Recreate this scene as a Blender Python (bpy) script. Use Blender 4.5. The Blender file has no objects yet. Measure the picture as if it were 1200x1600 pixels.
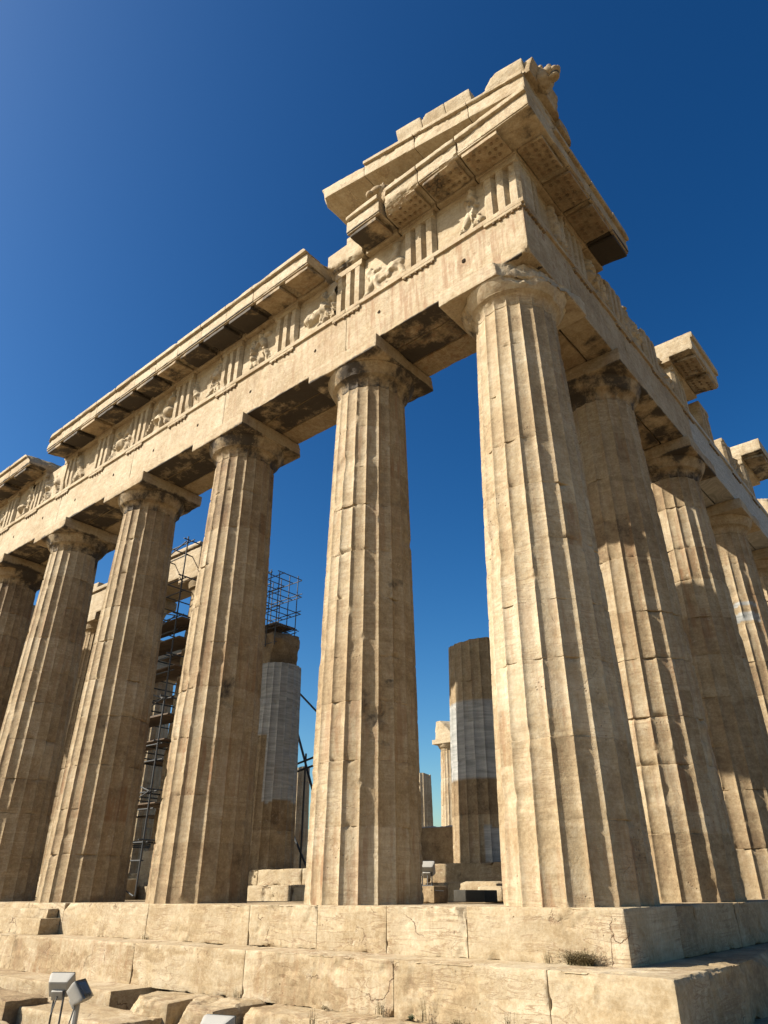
import bpy, math, random
import numpy as np
from mathutils import Vector, Quaternion, Euler

# ------------------------------------------------------------------ camera, sky, sun, exposure
sc = bpy.context.scene
C = sc.collection
CAM = (3.6731, -8.387, 0.2176); YAW, PITCH, ROLL, FPX = -0.7040, 0.4893, 0.0032, 1093.66
cd = bpy.data.cameras.new('camera'); cam = bpy.data.objects.new('camera', cd); C.objects.link(cam)
cd.sensor_fit = 'HORIZONTAL'; cd.sensor_width = 36.0; cd.lens = FPX / 1200 * 36.0
cd.clip_start = 0.05; cd.clip_end = 6000
fwd = Vector((math.sin(YAW) * math.cos(PITCH), math.cos(YAW) * math.cos(PITCH), math.sin(PITCH)))
cam.rotation_mode = 'QUATERNION'
cam.rotation_quaternion = fwd.to_track_quat('-Z', 'Y') @ Quaternion((0, 0, 1), ROLL)
cam.location = CAM
sc.camera = cam

SUN = Vector((-0.63, -0.777, 0)).normalized(); SUN_EL = math.radians(38.5)
w = bpy.data.worlds.new('World'); sc.world = w; w.use_nodes = True
wn = w.node_tree.nodes; wl = w.node_tree.links; wn.clear()
sky = wn.new('ShaderNodeTexSky'); sky.sky_type = 'NISHITA'; sky.sun_disc = False
sky.sun_elevation = SUN_EL; sky.sun_rotation = math.atan2(SUN.x, SUN.y)
sky.air_density = 1.0; sky.dust_density = 2.0; sky.ozone_density = 1.0; sky.altitude = 400
hsv = wn.new('ShaderNodeHueSaturation'); hsv.inputs['Saturation'].default_value = 1.40; hsv.inputs['Hue'].default_value = 0.498; hsv.inputs['Value'].default_value = 1.15
bg = wn.new('ShaderNodeBackground'); bg.inputs['Strength'].default_value = 0.052
wo = wn.new('ShaderNodeOutputWorld')
wl.new(sky.outputs[0], hsv.inputs['Color']); hsv.inputs['Value'].default_value = 0.12
gam = wn.new('ShaderNodeGamma'); gam.inputs['Gamma'].default_value = 1.42
scl = wn.new('ShaderNodeVectorMath'); scl.operation = 'MULTIPLY'; scl.inputs[1].default_value = (15.0, 15.4, 13.8)
wl.new(hsv.outputs[0], gam.inputs[0]); wl.new(gam.outputs[0], scl.inputs[0]); wl.new(scl.outputs[0], bg.inputs[0]); wl.new(bg.outputs[0], wo.inputs[0])
ld = bpy.data.lights.new('sun', 'SUN'); ld.energy = 5.0; ld.angle = math.radians(0.53); ld.color = (1.0, 0.92, 0.79)
sun = bpy.data.objects.new('sun', ld); C.objects.link(sun)
sd = Vector((SUN.x * math.cos(SUN_EL), SUN.y * math.cos(SUN_EL), math.sin(SUN_EL)))
sun.rotation_mode = 'QUATERNION'; sun.rotation_quaternion = sd.to_track_quat('Z', 'Y'); sun.location = sd * 60
sc.view_settings.view_transform = 'Standard'; sc.view_settings.look = 'None'
sc.view_settings.exposure = 1.13; sc.view_settings.gamma = 1.0
sc.cycles.max_bounces = 8; sc.cycles.diffuse_bounces = 5

# ------------------------------------------------------------------ numpy noise
def _h(ix, iy, iz, s):
    n = (ix * 374761393 + iy * 668265263 + iz * 2147483647 + s * 1274126177) & 0xFFFFFFFF
    n = ((n ^ (n >> 13)) * 1274126177) & 0xFFFFFFFF
    n = ((n ^ (n >> 16)) * 2246822519) & 0xFFFFFFFF
    return ((n ^ (n >> 15)) & 0xFFFFFF) / float(0xFFFFFF)
def vnoise(P, s=0):
    f = np.floor(P); i = f.astype(np.int64); t = P - f; t = t * t * (3 - 2 * t)
    x, y, z = t[:, 0], t[:, 1], t[:, 2]; r = 0
    for dx in (0, 1):
        wx = x if dx else 1 - x
        for dy in (0, 1):
            wy = y if dy else 1 - y
            for dz in (0, 1):
                r = r + _h(i[:, 0] + dx, i[:, 1] + dy, i[:, 2] + dz, s) * wx * wy * (z if dz else 1 - z)
    return r
def fbm(P, s=0, o=4, g=0.5):
    P = np.asarray(P, float); a = 1.0; t = 0; r = 0
    for k in range(o):
        r = r + a * vnoise(P * (2 ** k) + 17.3 * k, s + k); t += a; a *= g
    return r / t
def sst(a, b, x):
    t = np.clip((x - a) / (b - a), 0, 1); return t * t * (3 - 2 * t)

# ------------------------------------------------------------------ materials
def nd(nt, t, **k):
    n = nt.nodes.new(t)
    for a, v in k.items(): setattr(n, a, v)
    return n
def mth(nt, op, a, b=None, c=None, clamp=False):
    n = nt.nodes.new('ShaderNodeMath'); n.operation = op; n.use_clamp = clamp
    for i, v in enumerate((a, b, c)):
        if v is None: continue
        if isinstance(v, (int, float)): n.inputs[i].default_value = v
        else: nt.links.new(v, n.inputs[i])
    return n.outputs[0]
def mixc(nt, f, a, b, mode='MIX'):
    n = nt.nodes.new('ShaderNodeMix'); n.data_type = 'RGBA'; n.blend_type = mode
    for i, v in ((0, f), (6, a), (7, b)):
        if isinstance(v, (int, float)): n.inputs[i].default_value = v
        elif isinstance(v, tuple): n.inputs[i].default_value = (*v, 1)
        else: nt.links.new(v, n.inputs[i])
    return n.outputs[2]
def ntex(nt, vec, scale, detail=5, rough=0.55, dist=0.0):
    n = nt.nodes.new('ShaderNodeTexNoise'); n.inputs['Scale'].default_value = scale
    n.inputs['Detail'].default_value = detail; n.inputs['Roughness'].default_value = rough
    n.inputs['Distortion'].default_value = dist
    nt.links.new(vec, n.inputs['Vector']); return n.outputs['Fac']
def ramp(nt, f, stops):
    n = nt.nodes.new('ShaderNodeValToRGB'); cr = n.color_ramp
    while len(cr.elements) < len(stops): cr.elements.new(0.5)
    for e, (p, c) in zip(cr.elements, stops): e.position = p; e.color = (*c, 1)
    nt.links.new(f, n.inputs[0]); return n.outputs[0]
def mapr(nt, f, a, b, c=0.0, d=1.0):
    n = nt.nodes.new('ShaderNodeMapRange'); n.clamp = True
    n.inputs[1].default_value = a; n.inputs[2].default_value = b; n.inputs[3].default_value = c; n.inputs[4].default_value = d
    nt.links.new(f, n.inputs[0]); return n.outputs[0]

def marble(name, veins=1.0, cracks=0.5):
    m = bpy.data.materials.new(name); m.use_nodes = True; nt = m.node_tree; nt.nodes.clear()
    out = nd(nt, 'ShaderNodeOutputMaterial'); bs = nd(nt, 'ShaderNodeBsdfPrincipled')
    nt.links.new(bs.outputs[0], out.inputs[0])
    geo = nd(nt, 'ShaderNodeNewGeometry'); pos = geo.outputs['Position']
    at = nd(nt, 'ShaderNodeAttribute', attribute_name='stone'); sp = nd(nt, 'ShaderNodeSeparateColor')
    nt.links.new(at.outputs['Color'], sp.inputs[0])
    tone, crust, fresh, rust = sp.outputs[0], sp.outputs[1], sp.outputs[2], at.outputs['Alpha']
    big = ntex(nt, pos, 0.55, 6, 0.6, 0.6)
    mid = ntex(nt, pos, 2.6, 6, 0.62, 0.4)
    fine = ntex(nt, pos, 24, 5, 0.65)
    v = mth(nt, 'ADD', mth(nt, 'MULTIPLY', big, 0.45), mth(nt, 'MULTIPLY', mid, 0.55))
    v = mth(nt, 'ADD', v, mth(nt, 'MULTIPLY', mth(nt, 'SUBTRACT', ntex(nt, pos, 9.5, 9, 0.74, 0.3), 0.5), 0.52))
    v = mth(nt, 'ADD', v, mth(nt, 'MULTIPLY', mth(nt, 'SUBTRACT', fine, 0.5), 0.42))
    v = mth(nt, 'ADD', v, mth(nt, 'MULTIPLY', mth(nt, 'SUBTRACT', tone, 0.5), 0.85))
    col = ramp(nt, v, [(0.12, (0.080, 0.057, 0.034)), (0.30, (0.178, 0.126, 0.070)), (0.47, (0.270, 0.205, 0.120)),
                       (0.62, (0.335, 0.273, 0.180)), (0.85, (0.43, 0.373, 0.272))])
    # long tilted veins of the marble bed
    mp = nd(nt, 'ShaderNodeMapping'); nt.links.new(pos, mp.inputs['Vector'])
    mp.inputs['Rotation'].default_value = (0.22, -0.16, 0.4); mp.inputs['Scale'].default_value = (1.0, 1.0, 11.0)
    tv = nd(nt, 'ShaderNodeCombineXYZ'); k7 = mth(nt, 'MULTIPLY', tone, 3.0); k8 = mth(nt, 'MULTIPLY', mth(nt, 'SUBTRACT', tone, 0.5), 1.6)
    nt.links.new(k7, tv.inputs[0]); nt.links.new(k7, tv.inputs[1]); nt.links.new(k7, tv.inputs[2]); nt.links.new(tv.outputs[0], mp.inputs['Location'])
    rv = nd(nt, 'ShaderNodeCombineXYZ'); rv.inputs[2].default_value = 0.4
    nt.links.new(mth(nt, 'ADD', k8, 0.20), rv.inputs[0]); nt.links.new(mth(nt, 'SUBTRACT', k8, 0.12), rv.inputs[1]); nt.links.new(rv.outputs[0], mp.inputs['Rotation'])
    vn = ntex(nt, mp.outputs[0], 0.9, 7, 0.62, 0.9)
    vd = mth(nt, 'ABSOLUTE', mth(nt, 'SUBTRACT', vn, 0.5))
    line = mapr(nt, vd, 0.0, 0.030, 1.0, 0.0)
    line = mth(nt, 'MULTIPLY', line, mapr(nt, ntex(nt, pos, 1.1, 3), 0.40, 0.58))
    col = mixc(nt, mth(nt, 'MULTIPLY', line, 0.46 * veins), col, (0.17, 0.105, 0.058))
    v2 = ntex(nt, mp.outputs[0], 3.1, 6, 0.65, 1.6)
    l2 = mth(nt, 'MULTIPLY', mapr(nt, mth(nt, 'ABSOLUTE', mth(nt, 'SUBTRACT', v2, 0.5)), 0.0, 0.03, 1.0, 0.0), mapr(nt, ntex(nt, pos, 0.8, 3), 0.50, 0.66))
    col = mixc(nt, mth(nt, 'MULTIPLY', l2, 0.32 * veins), col, (0.20, 0.13, 0.075))
    band = mapr(nt, vn, 0.36, 0.64, 0.89, 1.06)
    n = nd(nt, 'ShaderNodeVectorMath', operation='SCALE'); nt.links.new(col, n.inputs[0]); nt.links.new(band, n.inputs['Scale']); col = n.outputs[0]
    # rust brown run-off streaks
    ms = nd(nt, 'ShaderNodeMapping'); nt.links.new(pos, ms.inputs['Vector']); ms.inputs['Scale'].default_value = (9, 9, 0.9)
    st = ntex(nt, ms.outputs[0], 1.0, 5, 0.6, 0.3)
    rm = mth(nt, 'MULTIPLY', mapr(nt, mth(nt, 'ADD', mth(nt, 'MULTIPLY', st, 0.72), mth(nt, 'MULTIPLY', mid, 0.28)), 0.485, 0.60), rust)
    col = mixc(nt, mth(nt, 'MULTIPLY', rm, 0.72), col, (0.19, 0.098, 0.045))
    # grey-brown lichen blotches
    bl = mth(nt, 'MULTIPLY', mapr(nt, ntex(nt, pos, 5.5, 9, 0.78, 0.4), 0.54, 0.66), mapr(nt, ntex(nt, pos, 0.75, 4, 0.55), 0.46, 0.60))
    col = mixc(nt, mth(nt, 'MULTIPLY', bl, 0.62), col, (0.17, 0.115, 0.07))
    # pale scuffs
    pl = mth(nt, 'MULTIPLY', mapr(nt, ntex(nt, pos, 9.0, 8, 0.7), 0.60, 0.70), mapr(nt, ntex(nt, pos, 0.6, 3, 0.5), 0.5, 0.6))
    col = mixc(nt, mth(nt, 'MULTIPLY', pl, 0.45), col, (0.48, 0.42, 0.33))
    # newly cut repair marble
    fr = ramp(nt, vn, [(0.35, (0.20, 0.205, 0.195)), (0.5, (0.27, 0.273, 0.262)), (0.62, (0.34, 0.34, 0.32))])
    col = mixc(nt, fresh, col, fr)
    # hairline cracks
    vo = nd(nt, 'ShaderNodeTexVoronoi', feature='DISTANCE_TO_EDGE'); vo.inputs['Scale'].default_value = 0.62
    dn = nd(nt, 'ShaderNodeTexNoise'); dn.inputs['Scale'].default_value = 2.2; dn.inputs['Detail'].default_value = 6
    nt.links.new(pos, dn.inputs['Vector'])
    va = nd(nt, 'ShaderNodeVectorMath', operation='MULTIPLY_ADD'); nt.links.new(dn.outputs['Color'], va.inputs[0])
    va.inputs[1].default_value = (0.9, 0.9, 0.9); nt.links.new(pos, va.inputs[2]); nt.links.new(va.outputs[0], vo.inputs['Vector'])
    ck = mapr(nt, mth(nt, 'ADD', vo.outputs['Distance'], mth(nt, 'MULTIPLY', mth(nt, 'SUBTRACT', fine, 0.5), 0.012)), 0.001, 0.007, 1.0, 0.0)
    ck = mth(nt, 'MULTIPLY', ck, mapr(nt, ntex(nt, pos, 1.3, 4), 0.52, 0.60))
    ck = mth(nt, 'MULTIPLY', ck, cracks)
    col = mixc(nt, mth(nt, 'MULTIPLY', ck, 0.6), col, (0.14, 0.09, 0.055))
    # vertical rain wash
    mw = nd(nt, 'ShaderNodeMapping'); nt.links.new(pos, mw.inputs['Vector']); mw.inputs['Scale'].default_value = (14, 14, 0.8)
    ws = mapr(nt, ntex(nt, mw.outputs[0], 1.0, 5, 0.65), 0.50, 0.68)
    ws = mth(nt, 'MULTIPLY', ws, mapr(nt, ntex(nt, pos, 0.9, 4, 0.6), 0.45, 0.62))
    col = mixc(nt, mth(nt, 'MULTIPLY', ws, 0.42), col, (0.19, 0.125, 0.072))
    # pecked pocks
    pk = mth(nt, 'MULTIPLY', mapr(nt, ntex(nt, pos, 38, 3, 0.6), 0.64, 0.70), mapr(nt, ntex(nt, pos, 1.2, 4, 0.6), 0.50, 0.58))
    col = mixc(nt, mth(nt, 'MULTIPLY', pk, 0.6), col, (0.12, 0.075, 0.045))
    # pits
    pv = nd(nt, 'ShaderNodeTexVoronoi'); pv.inputs['Scale'].default_value = 14; nt.links.new(pos, pv.inputs['Vector'])
    pit = mth(nt, 'MULTIPLY', mapr(nt, pv.outputs['Distance'], 0.12, 0.22, 1.0, 0.0), mapr(nt, ntex(nt, pos, 1.7, 3), 0.58, 0.66))
    col = mixc(nt, mth(nt, 'MULTIPLY', pit, 0.6), col, (0.12, 0.075, 0.045))
    # sooty gypsum crust (attribute says where the stone carries it, noise gives its outline)
    cn = mth(nt, 'ADD', mth(nt, 'MULTIPLY', ntex(nt, pos, 1.5, 7, 0.66, 0.15), 0.9), mth(nt, 'MULTIPLY', fine, 0.16))
    cf = mth(nt, 'ADD', cn, mth(nt, 'MULTIPLY', crust, 0.62))
    cf = mth(nt, 'MULTIPLY', mapr(nt, cf, 0.77, 0.89), mapr(nt, crust, 0.02, 0.1))
    col = mixc(nt, mth(nt, 'MULTIPLY', cf, 0.94), col, (0.032, 0.026, 0.021))
    nt.links.new(col, bs.inputs['Base Color'])
    bs.inputs['Roughness'].default_value = 0.82; bs.inputs['Specular IOR Level'].default_value = 0.25
    hgt = mth(nt, 'ADD', mth(nt, 'MULTIPLY', fine, 0.5), mth(nt, 'MULTIPLY', ntex(nt, pos, 7, 6, 0.65), 1.2))
    hgt = mth(nt, 'SUBTRACT', hgt, mth(nt, 'MULTIPLY', ck, 0.9)); hgt = mth(nt, 'SUBTRACT', hgt, mth(nt, 'MULTIPLY', pit, 0.8))
    hgt = mth(nt, 'SUBTRACT', hgt, mth(nt, 'MULTIPLY', line, 0.15))
    bp = nd(nt, 'ShaderNodeBump'); bp.inputs['Strength'].default_value = 0.6; bp.inputs['Distance'].default_value = 0.016
    nt.links.new(hgt, bp.inputs['Height']); nt.links.new(bp.outputs[0], bs.inputs['Normal'])
    return m
M_STONE = marble('weathered_marble', 1.0, 0.55)
M_STEP = marble('step_marble', 1.6, 1.6)

def simple(name, col, rough=0.6, metal=0.0, var=0.25, scale=6.0):
    m = bpy.data.materials.new(name); m.use_nodes = True; nt = m.node_tree
    bs = nt.nodes['Principled BSDF']; geo = nd(nt, 'ShaderNodeNewGeometry')
    f = ntex(nt, geo.outputs['Position'], scale, 6, 0.6)
    c = mixc(nt, f, tuple(x * (1 - var) for x in col), tuple(min(1, x * (1 + var)) for x in col))
    nt.links.new(c, bs.inputs['Base Color']); bs.inputs['Roughness'].default_value = rough; bs.inputs['Metallic'].default_value = metal
    bp = nd(nt, 'ShaderNodeBump'); bp.inputs['Strength'].default_value = 0.2; bp.inputs['Distance'].default_value = 0.01
    nt.links.new(f, bp.inputs['Height']); nt.links.new(bp.outputs[0], bs.inputs['Normal'])
    return m
M_STEEL = simple('galvanised_steel', (0.045, 0.048, 0.052), 0.6, 0.2)
M_PLANK = simple('scaffold_planks', (0.095, 0.066, 0.044), 0.9, 0, 0.6, 3)
M_GREY = simple('grey_painted_metal', (0.27, 0.262, 0.24), 0.7, 0.0, 0.08, 12)
M_GLASS = simple('dark_lamp_glass', (0.05, 0.06, 0.06), 0.12, 0.0, 0.1)
M_DARK = simple('rubber_and_mouth_shade', (0.03, 0.03, 0.03), 0.6)  # cable rubber, also the painted shade in the lion's mouth
M_HOLE_SHADE = simple('painted_hole_shade', (0.03, 0.022, 0.016), 1.0)  # near-black colour standing in for the shade inside the peg holes
M_HOLE_SHADE.node_tree.nodes['Principled BSDF'].inputs['Specular IOR Level'].default_value = 0
M_CRATE = simple('dark_crate', (0.04, 0.036, 0.028), 0.9, 0, 0.4, 8)
M_WOOD = simple('old_crate_wood', (0.15, 0.09, 0.05), 0.8, 0, 0.4, 9)
M_WEED = simple('dry_weed', (0.13, 0.10, 0.045), 0.9, 0, 0.5, 30)
M_GREEN = simple('green_weed', (0.05, 0.065, 0.025), 0.9, 0, 0.4, 30)
M_GROUND = marble('bedrock', 0.5, 1.0)

# ------------------------------------------------------------------ mesh helpers
def mkobj(name, V, F, mat, parent=None, stone=None, sharp=35, loc=None):
    V = np.asarray(V, float)
    off = np.array(parent.matrix_world_off if False else (0, 0, 0), float)
    if parent is not None: off = np.array(WLOC[parent.name])
    elif loc is not None: off = np.array(loc, float)
    me = bpy.data.meshes.new(name)
    F = np.asarray(F)
    nv, nf, k = len(V), len(F), F.shape[1]
    me.vertices.add(nv); me.vertices.foreach_set('co', (V - off).astype(np.float32).ravel())
    me.loops.add(nf * k); me.loops.foreach_set('vertex_index', F.astype(np.int32).ravel())
    me.polygons.add(nf); me.polygons.foreach_set('loop_start', np.arange(0, nf * k, k, dtype=np.int32))
    me.polygons.foreach_set('loop_total', np.full(nf, k, np.int32))
    me.update(calc_edges=True); me.validate()
    me.polygons.foreach_set('use_smooth', np.ones(len(me.polygons), bool))
    if sharp: me.set_sharp_from_angle(angle=math.radians(sharp))
    if stone is None: stone = (0.5, 0, 0, 0)
    st = np.asarray(stone, np.float32)
    if st.ndim == 1: st = np.tile(st, (nv, 1))
    if len(me.vertices) == nv:
        a = me.attributes.new('stone', 'FLOAT_COLOR', 'POINT'); a.data.foreach_set('color', st.ravel())
    me.materials.append(mat)
    o = bpy.data.objects.new(name, me); C.objects.link(o)
    if parent is not None: o.parent = parent
    else: o.location = off
    WLOC[o.name] = tuple(off)
    return o
WLOC = {}
def thing(name, label, cat, loc, group=None):
    o = bpy.data.objects.new(name, None); C.objects.link(o); o.location = loc; o.empty_display_size = 0.3
    o['label'] = label; o['category'] = cat; o['kind'] = 'thing'
    if group: o['group'] = group
    WLOC[o.name] = tuple(loc); return o
def tag(o, label, cat, group=None):
    o['label'] = label; o['category'] = cat; o['kind'] = 'thing'
    if group: o['group'] = group
    return o
def cat_(parts):
    Vs, Fs, Ss, n = [], [], [], 0
    for p in parts:
        Vs.append(p[0]); Fs.append(p[1] + n); n += len(p[0])
        Ss.append(p[2] if len(p) > 2 else np.tile(np.array([.5, 0, 0, 0]), (len(p[0]), 1)))
    return np.concatenate(Vs), np.concatenate(Fs), np.concatenate(Ss)

def lattice(nx, ny, nz):
    idx = {}; quads = []
    def face(A, B, fn, flip):
        a, b = np.meshgrid(np.arange(A), np.arange(B), indexing='ij'); a = a.ravel(); b = b.ravel()
        c = [fn(a + i, b + j) for i, j in ((0, 0), (1, 0), (1, 1), (0, 1))]
        if flip: c = c[::-1]
        quads.append(np.stack([np.stack(q, 1) for q in c], 1))
    z = lambda a: np.zeros_like(a)
    face(nx, ny, lambda a, b: (a, b, z(a)), True); face(nx, ny, lambda a, b: (a, b, z(a) + nz), False)
    face(nx, nz, lambda a, b: (a, z(a), b), False); face(nx, nz, lambda a, b: (a, z(a) + ny, b), True)
    face(ny, nz, lambda a, b: (z(a), a, b), True); face(ny, nz, lambda a, b: (z(a) + nx, a, b), False)
    Q = np.concatenate(quads); key = (Q[..., 0] * (ny + 1) + Q[..., 1]) * (nz + 1) + Q[..., 2]
    u, inv = np.unique(key.ravel(), return_inverse=True)
    L = np.stack([u // ((ny + 1) * (nz + 1)), (u // (nz + 1)) % (ny + 1), u % (nz + 1)], 1)
    return L, inv.reshape(-1, 4)
def block(lo, hi, res=0.06, seed=0, edge=0.012, chip=0.06, freq=2.2, cuts=(), rough=0.004, tone=0.5, crust=0.0,
          fresh=0.0, rust=0.0, tonevar=0.0, cutrough=0.05, thr=0.56, maxn=90, spall=0.0):
    """stone block lo..hi with worn, chipped edges; cuts = broken-off corners as (point, normal)"""
    lo = np.array(lo, float); hi = np.array(hi, float); d = hi - lo
    n = np.clip(np.ceil(d / res).astype(int), 1, maxn)
    # small features get at least a few cells so their rounding shows
    n = np.maximum(n, np.where(d > 0.05, 3, 1))
    L, F = lattice(*n)
    T = L / n
    # cells crowd towards the edges
    e = np.minimum(0.25, 1.2 * edge / d)
    for k in range(3):
        if n[k] >= 4:
            a = L[:, k]; T[:, k] = np.where(a == 0, 0, np.where(a == n[k], 1, e[k] + (a - 1) / (n[k] - 2) * (1 - 2 * e[k])))
    P = lo + T * d
    nz = fbm(P * freq, seed, 4)
    r = edge + chip * np.clip((nz - thr) / 0.25, 0, 1) ** 1.3
    r = np.minimum(r, 0.45 * d.min())[:, None]
    q = np.clip(P, lo + r, hi - r); v = P - q; ln = np.linalg.norm(v, axis=1, keepdims=True); ln[ln == 0] = 1
    N = v / ln; Q = q + N * r
    Q = Q + N * ((fbm(P * 5.0, seed + 50, 4) - 0.5) * 2 * rough)[:, None]
    if spall: Q = Q - N * (spall * sst(.625, .64, fbm(P * 1.7, seed + 33, 5, .62)) * (0.4 + fbm(P * 9, seed + 35, 3)))[:, None]
    cutamt = np.zeros(len(P))
    for (cp, cn) in cuts:
        cp = np.array(cp, float); cn = np.array(cn, float); cn /= np.linalg.norm(cn)
        rgh = (fbm(P * 4.0, seed + 91, 6, 0.68) - 0.5) * 2.4 * cutrough
        dd = (Q - cp) @ cn - rgh
        k = dd > 0; Q[k] -= cn * dd[k, None]; cutamt[k] = 1
    S = np.zeros((len(P), 4)); S[:, 0] = (tone(P) if callable(tone) else tone) + tonevar * (fbm(P * 1.1, seed + 7, 2) - 0.5) * 2
    S[:, 1] = crust(P) if callable(crust) else crust
    S[:, 2] = fresh; S[:, 3] = rust(P) if callable(rust) else rust
    return Q, F, S
def tubeobj(name, segs, mat, parent=None, r=0.025, n=8, loc=None):
    """closed tubes with flat ends, quads only"""
    Vs, Fs, o = [], [], 0
    for s in segs:
        a, b = np.array(s[0], float), np.array(s[1], float); rr = s[2] if len(s) > 2 else r
        d = b - a; d /= np.linalg.norm(d)
        u = np.cross(d, (0, 0, 1) if abs(d[2]) < 0.9 else (1, 0, 0)); u /= np.linalg.norm(u); v = np.cross(d, u)
        t = (np.arange(n) + .5) / n * 2 * np.pi; ring = np.cos(t)[:, None] * u + np.sin(t)[:, None] * v
        V = np.concatenate([a + ring * rr * .05, a + ring * rr, b + ring * rr, b + ring * rr * .05])
        i = np.arange(n); j = (i + 1) % n
        F = np.concatenate([np.stack([i + k * n, j + k * n, j + (k + 1) * n, i + (k + 1) * n], 1) for k in range(3)])
        Vs.append(V); Fs.append(F + o); o += len(V)
    return mkobj(name, np.concatenate(Vs), np.concatenate(Fs), mat, parent, loc=loc)
def polytube(pts, r, n=8):
    return [(pts[i], pts[i + 1], r) for i in range(len(pts) - 1)]

def blob(c, r, seed=0, n=18, amp=.0, f=6, sq=None):
    t = np.linspace(0, np.pi, n + 1); p = np.arange(2 * n) / (2 * n) * 2 * np.pi
    T, Pp = np.meshgrid(t, p, indexing='ij'); D = np.stack([np.sin(T) * np.cos(Pp), np.sin(T) * np.sin(Pp), np.cos(T)], 2).reshape(-1, 3)
    R = np.array(r, float); s = 1 + amp * (fbm(D * f + seed, seed, 4) - .5) * 2
    V = np.array(c) + D * R * s[:, None]; m = 2 * n
    i, k = np.meshgrid(np.arange(n), np.arange(m), indexing='ij'); i = i.ravel(); k = k.ravel(); j = (k + 1) % m
    return V, np.stack([i * m + k, (i + 1) * m + k, (i + 1) * m + j, i * m + j], 1), np.tile(np.array([.5, 0, 0, .1]), (len(V), 1))
def sag(x): return 0.0112 * np.clip(x, -16, 0)

# ------------------------------------------------------------------ ground
H = 10.43
gx = np.concatenate([-np.geomspace(3000, 16, 26), np.linspace(-15.5, 6, 110), np.geomspace(6.6, 3000, 26)])
gy = np.concatenate([-np.geomspace(3000, 9, 24), np.linspace(-8.8, -0.2, 60), np.geomspace(1, 3000, 30)])
GX, GY = np.meshgrid(gx, gy, indexing='ij'); P = np.stack([GX.ravel(), GY.ravel(), np.zeros(GX.size)], 1)
near = np.exp(-((P[:, 0] + 3) ** 2 + (P[:, 1] + 3) ** 2) / 400)
P[:, 2] = -1.78 + near * ((fbm(P * 0.8, 3, 5) - 0.5) * 0.35 + np.abs(fbm(P * 2.4, 9, 4) - 0.5) * 0.25) - (1 - near) * 0.8 \
    - 0.004 * np.maximum(0, np.hypot(P[:, 0], P[:, 1]) - 80)
ny_ = len(gy); a, b = np.meshgrid(np.arange(len(gx) - 1), np.arange(ny_ - 1), indexing='ij'); a = a.ravel(); b = b.ravel()
g = mkobj('ground', P, np.stack([a * ny_ + b, (a + 1) * ny_ + b, (a + 1) * ny_ + b + 1, a * ny_ + b + 1], 1), M_GROUND, stone=(0.42, 0, 0, 0), sharp=0)
g['kind'] = 'structure'

# ------------------------------------------------------------------ stepped platform
plat = thing('stepped_platform', 'stepped pale marble platform of long blocks that carries the two rows of columns', 'steps', (0, 0, -1.7))
def stepblock(lo, hi, seed, **k):
    p = dict(res=0.03, spall=.016, edge=0.005, chip=0.085, thr=.575, freq=4.8, rough=0.005, tonevar=0.12, maxn=110); p.update(k)
    V, F, S = block(lo, hi, seed=seed, **p); V[:, 2] += sag(V[:, 0])
    return mkobj('step_block', V, F, M_STEP, plat, S)
gp = 0.004
def stain(t, sd):
    return lambda P: t - .20 * sst(.50, .54, fbm(P * np.array([1.3, 1.3, 2.2]), sd, 5, .6)) * sst(-.58, -.64, P[:, 2])
j1 = [0.0, -2.07, -3.38, -4.70, -6.22, -9.03, -12.04, -13.6, -15.2, -17.0, -19.0]
tn = [0.60, 0.64, 0.60, 0.56, 0.55, 0.62, 0.60, 0.58, 0.55, 0.6, 0.57, 0.6]
for i in range(len(j1) - 1):
    cuts = []
    if i == 1: cuts = [((-2.2, 0, -0.10), (0.75, -0.62, 0.55)), ((-2.18, -0.02, 0.0), (0.35, -0.5, 0.8))]
    if i == 3: cuts = [((-4.83, 0, -0.04), (0.6, -0.6, 0.6))]
    if i == 5: cuts = [((-11.9, 0, -0.03), (-0.5, -0.6, 0.6))]
    stepblock((j1[i + 1] + gp, 0, -0.556), (j1[i] - (0 if i == 0 else gp), 1.55, 0), 100 + i, tone=tn[i], cuts=cuts, chip=.03 if i == 0 else .075)
j1n = [1.55, 2.19, 3.89, 5.9, 7.8, 9.7]
for i in range(len(j1n) - 1):
    stepblock((-1.6, j1n[i] + gp, -0.556), (0.0 - 0.006 * (i % 2), j1n[i + 1] - gp, 0), 130 + i, tone=[.46, .5, .44, .5, .47][i], rust=0.15)
j2 = [0.70, -0.62, -2.68, -5.42, -8.21, -12.45, -14.6, -17.0, -20.0]
for i in range(len(j2) - 1):
    cuts = []
    if i == 0: cuts = [((0.70, -0.70, -0.60), (0.7, -0.6, 0.9)), ((0.69, -0.2, -0.57), (0.75, 0, 0.6))]
    if i == 2: cuts = [((-2.74, -0.70, -0.60), (0.8, -0.5, 0.5)), ((-2.7, -0.70, -1.0), (0.75, -0.8, -0.45))]
    if i == 4: cuts = [((-8.3, -0.7, -0.58), (0.6, -0.6, 0.7))]
    stepblock((j2[i + 1] + gp, -0.70, -1.13), (j2[i] - (0 if i == 0 else gp), 0.25, -0.552), 160 + i,
              tone=[.62, .62, stain(.66, 5), stain(.62, 6), stain(.64, 7), .58, .6, .6][i], cuts=cuts, rust=[.0, .0, .45, .1, .5, .2, .2, .2][i], chip=0.10)
stepblock((-0.8, -0.2 + gp, -1.13), (0.70, 1.42, -0.552), 190, tone=.5, cuts=[((0.69, 0.3, -0.62), (0.8, -0.1, 0.6)), ((0.7, 1.35, -0.6), (0.5, 0.5, 0.5))], chip=0.14)
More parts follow.
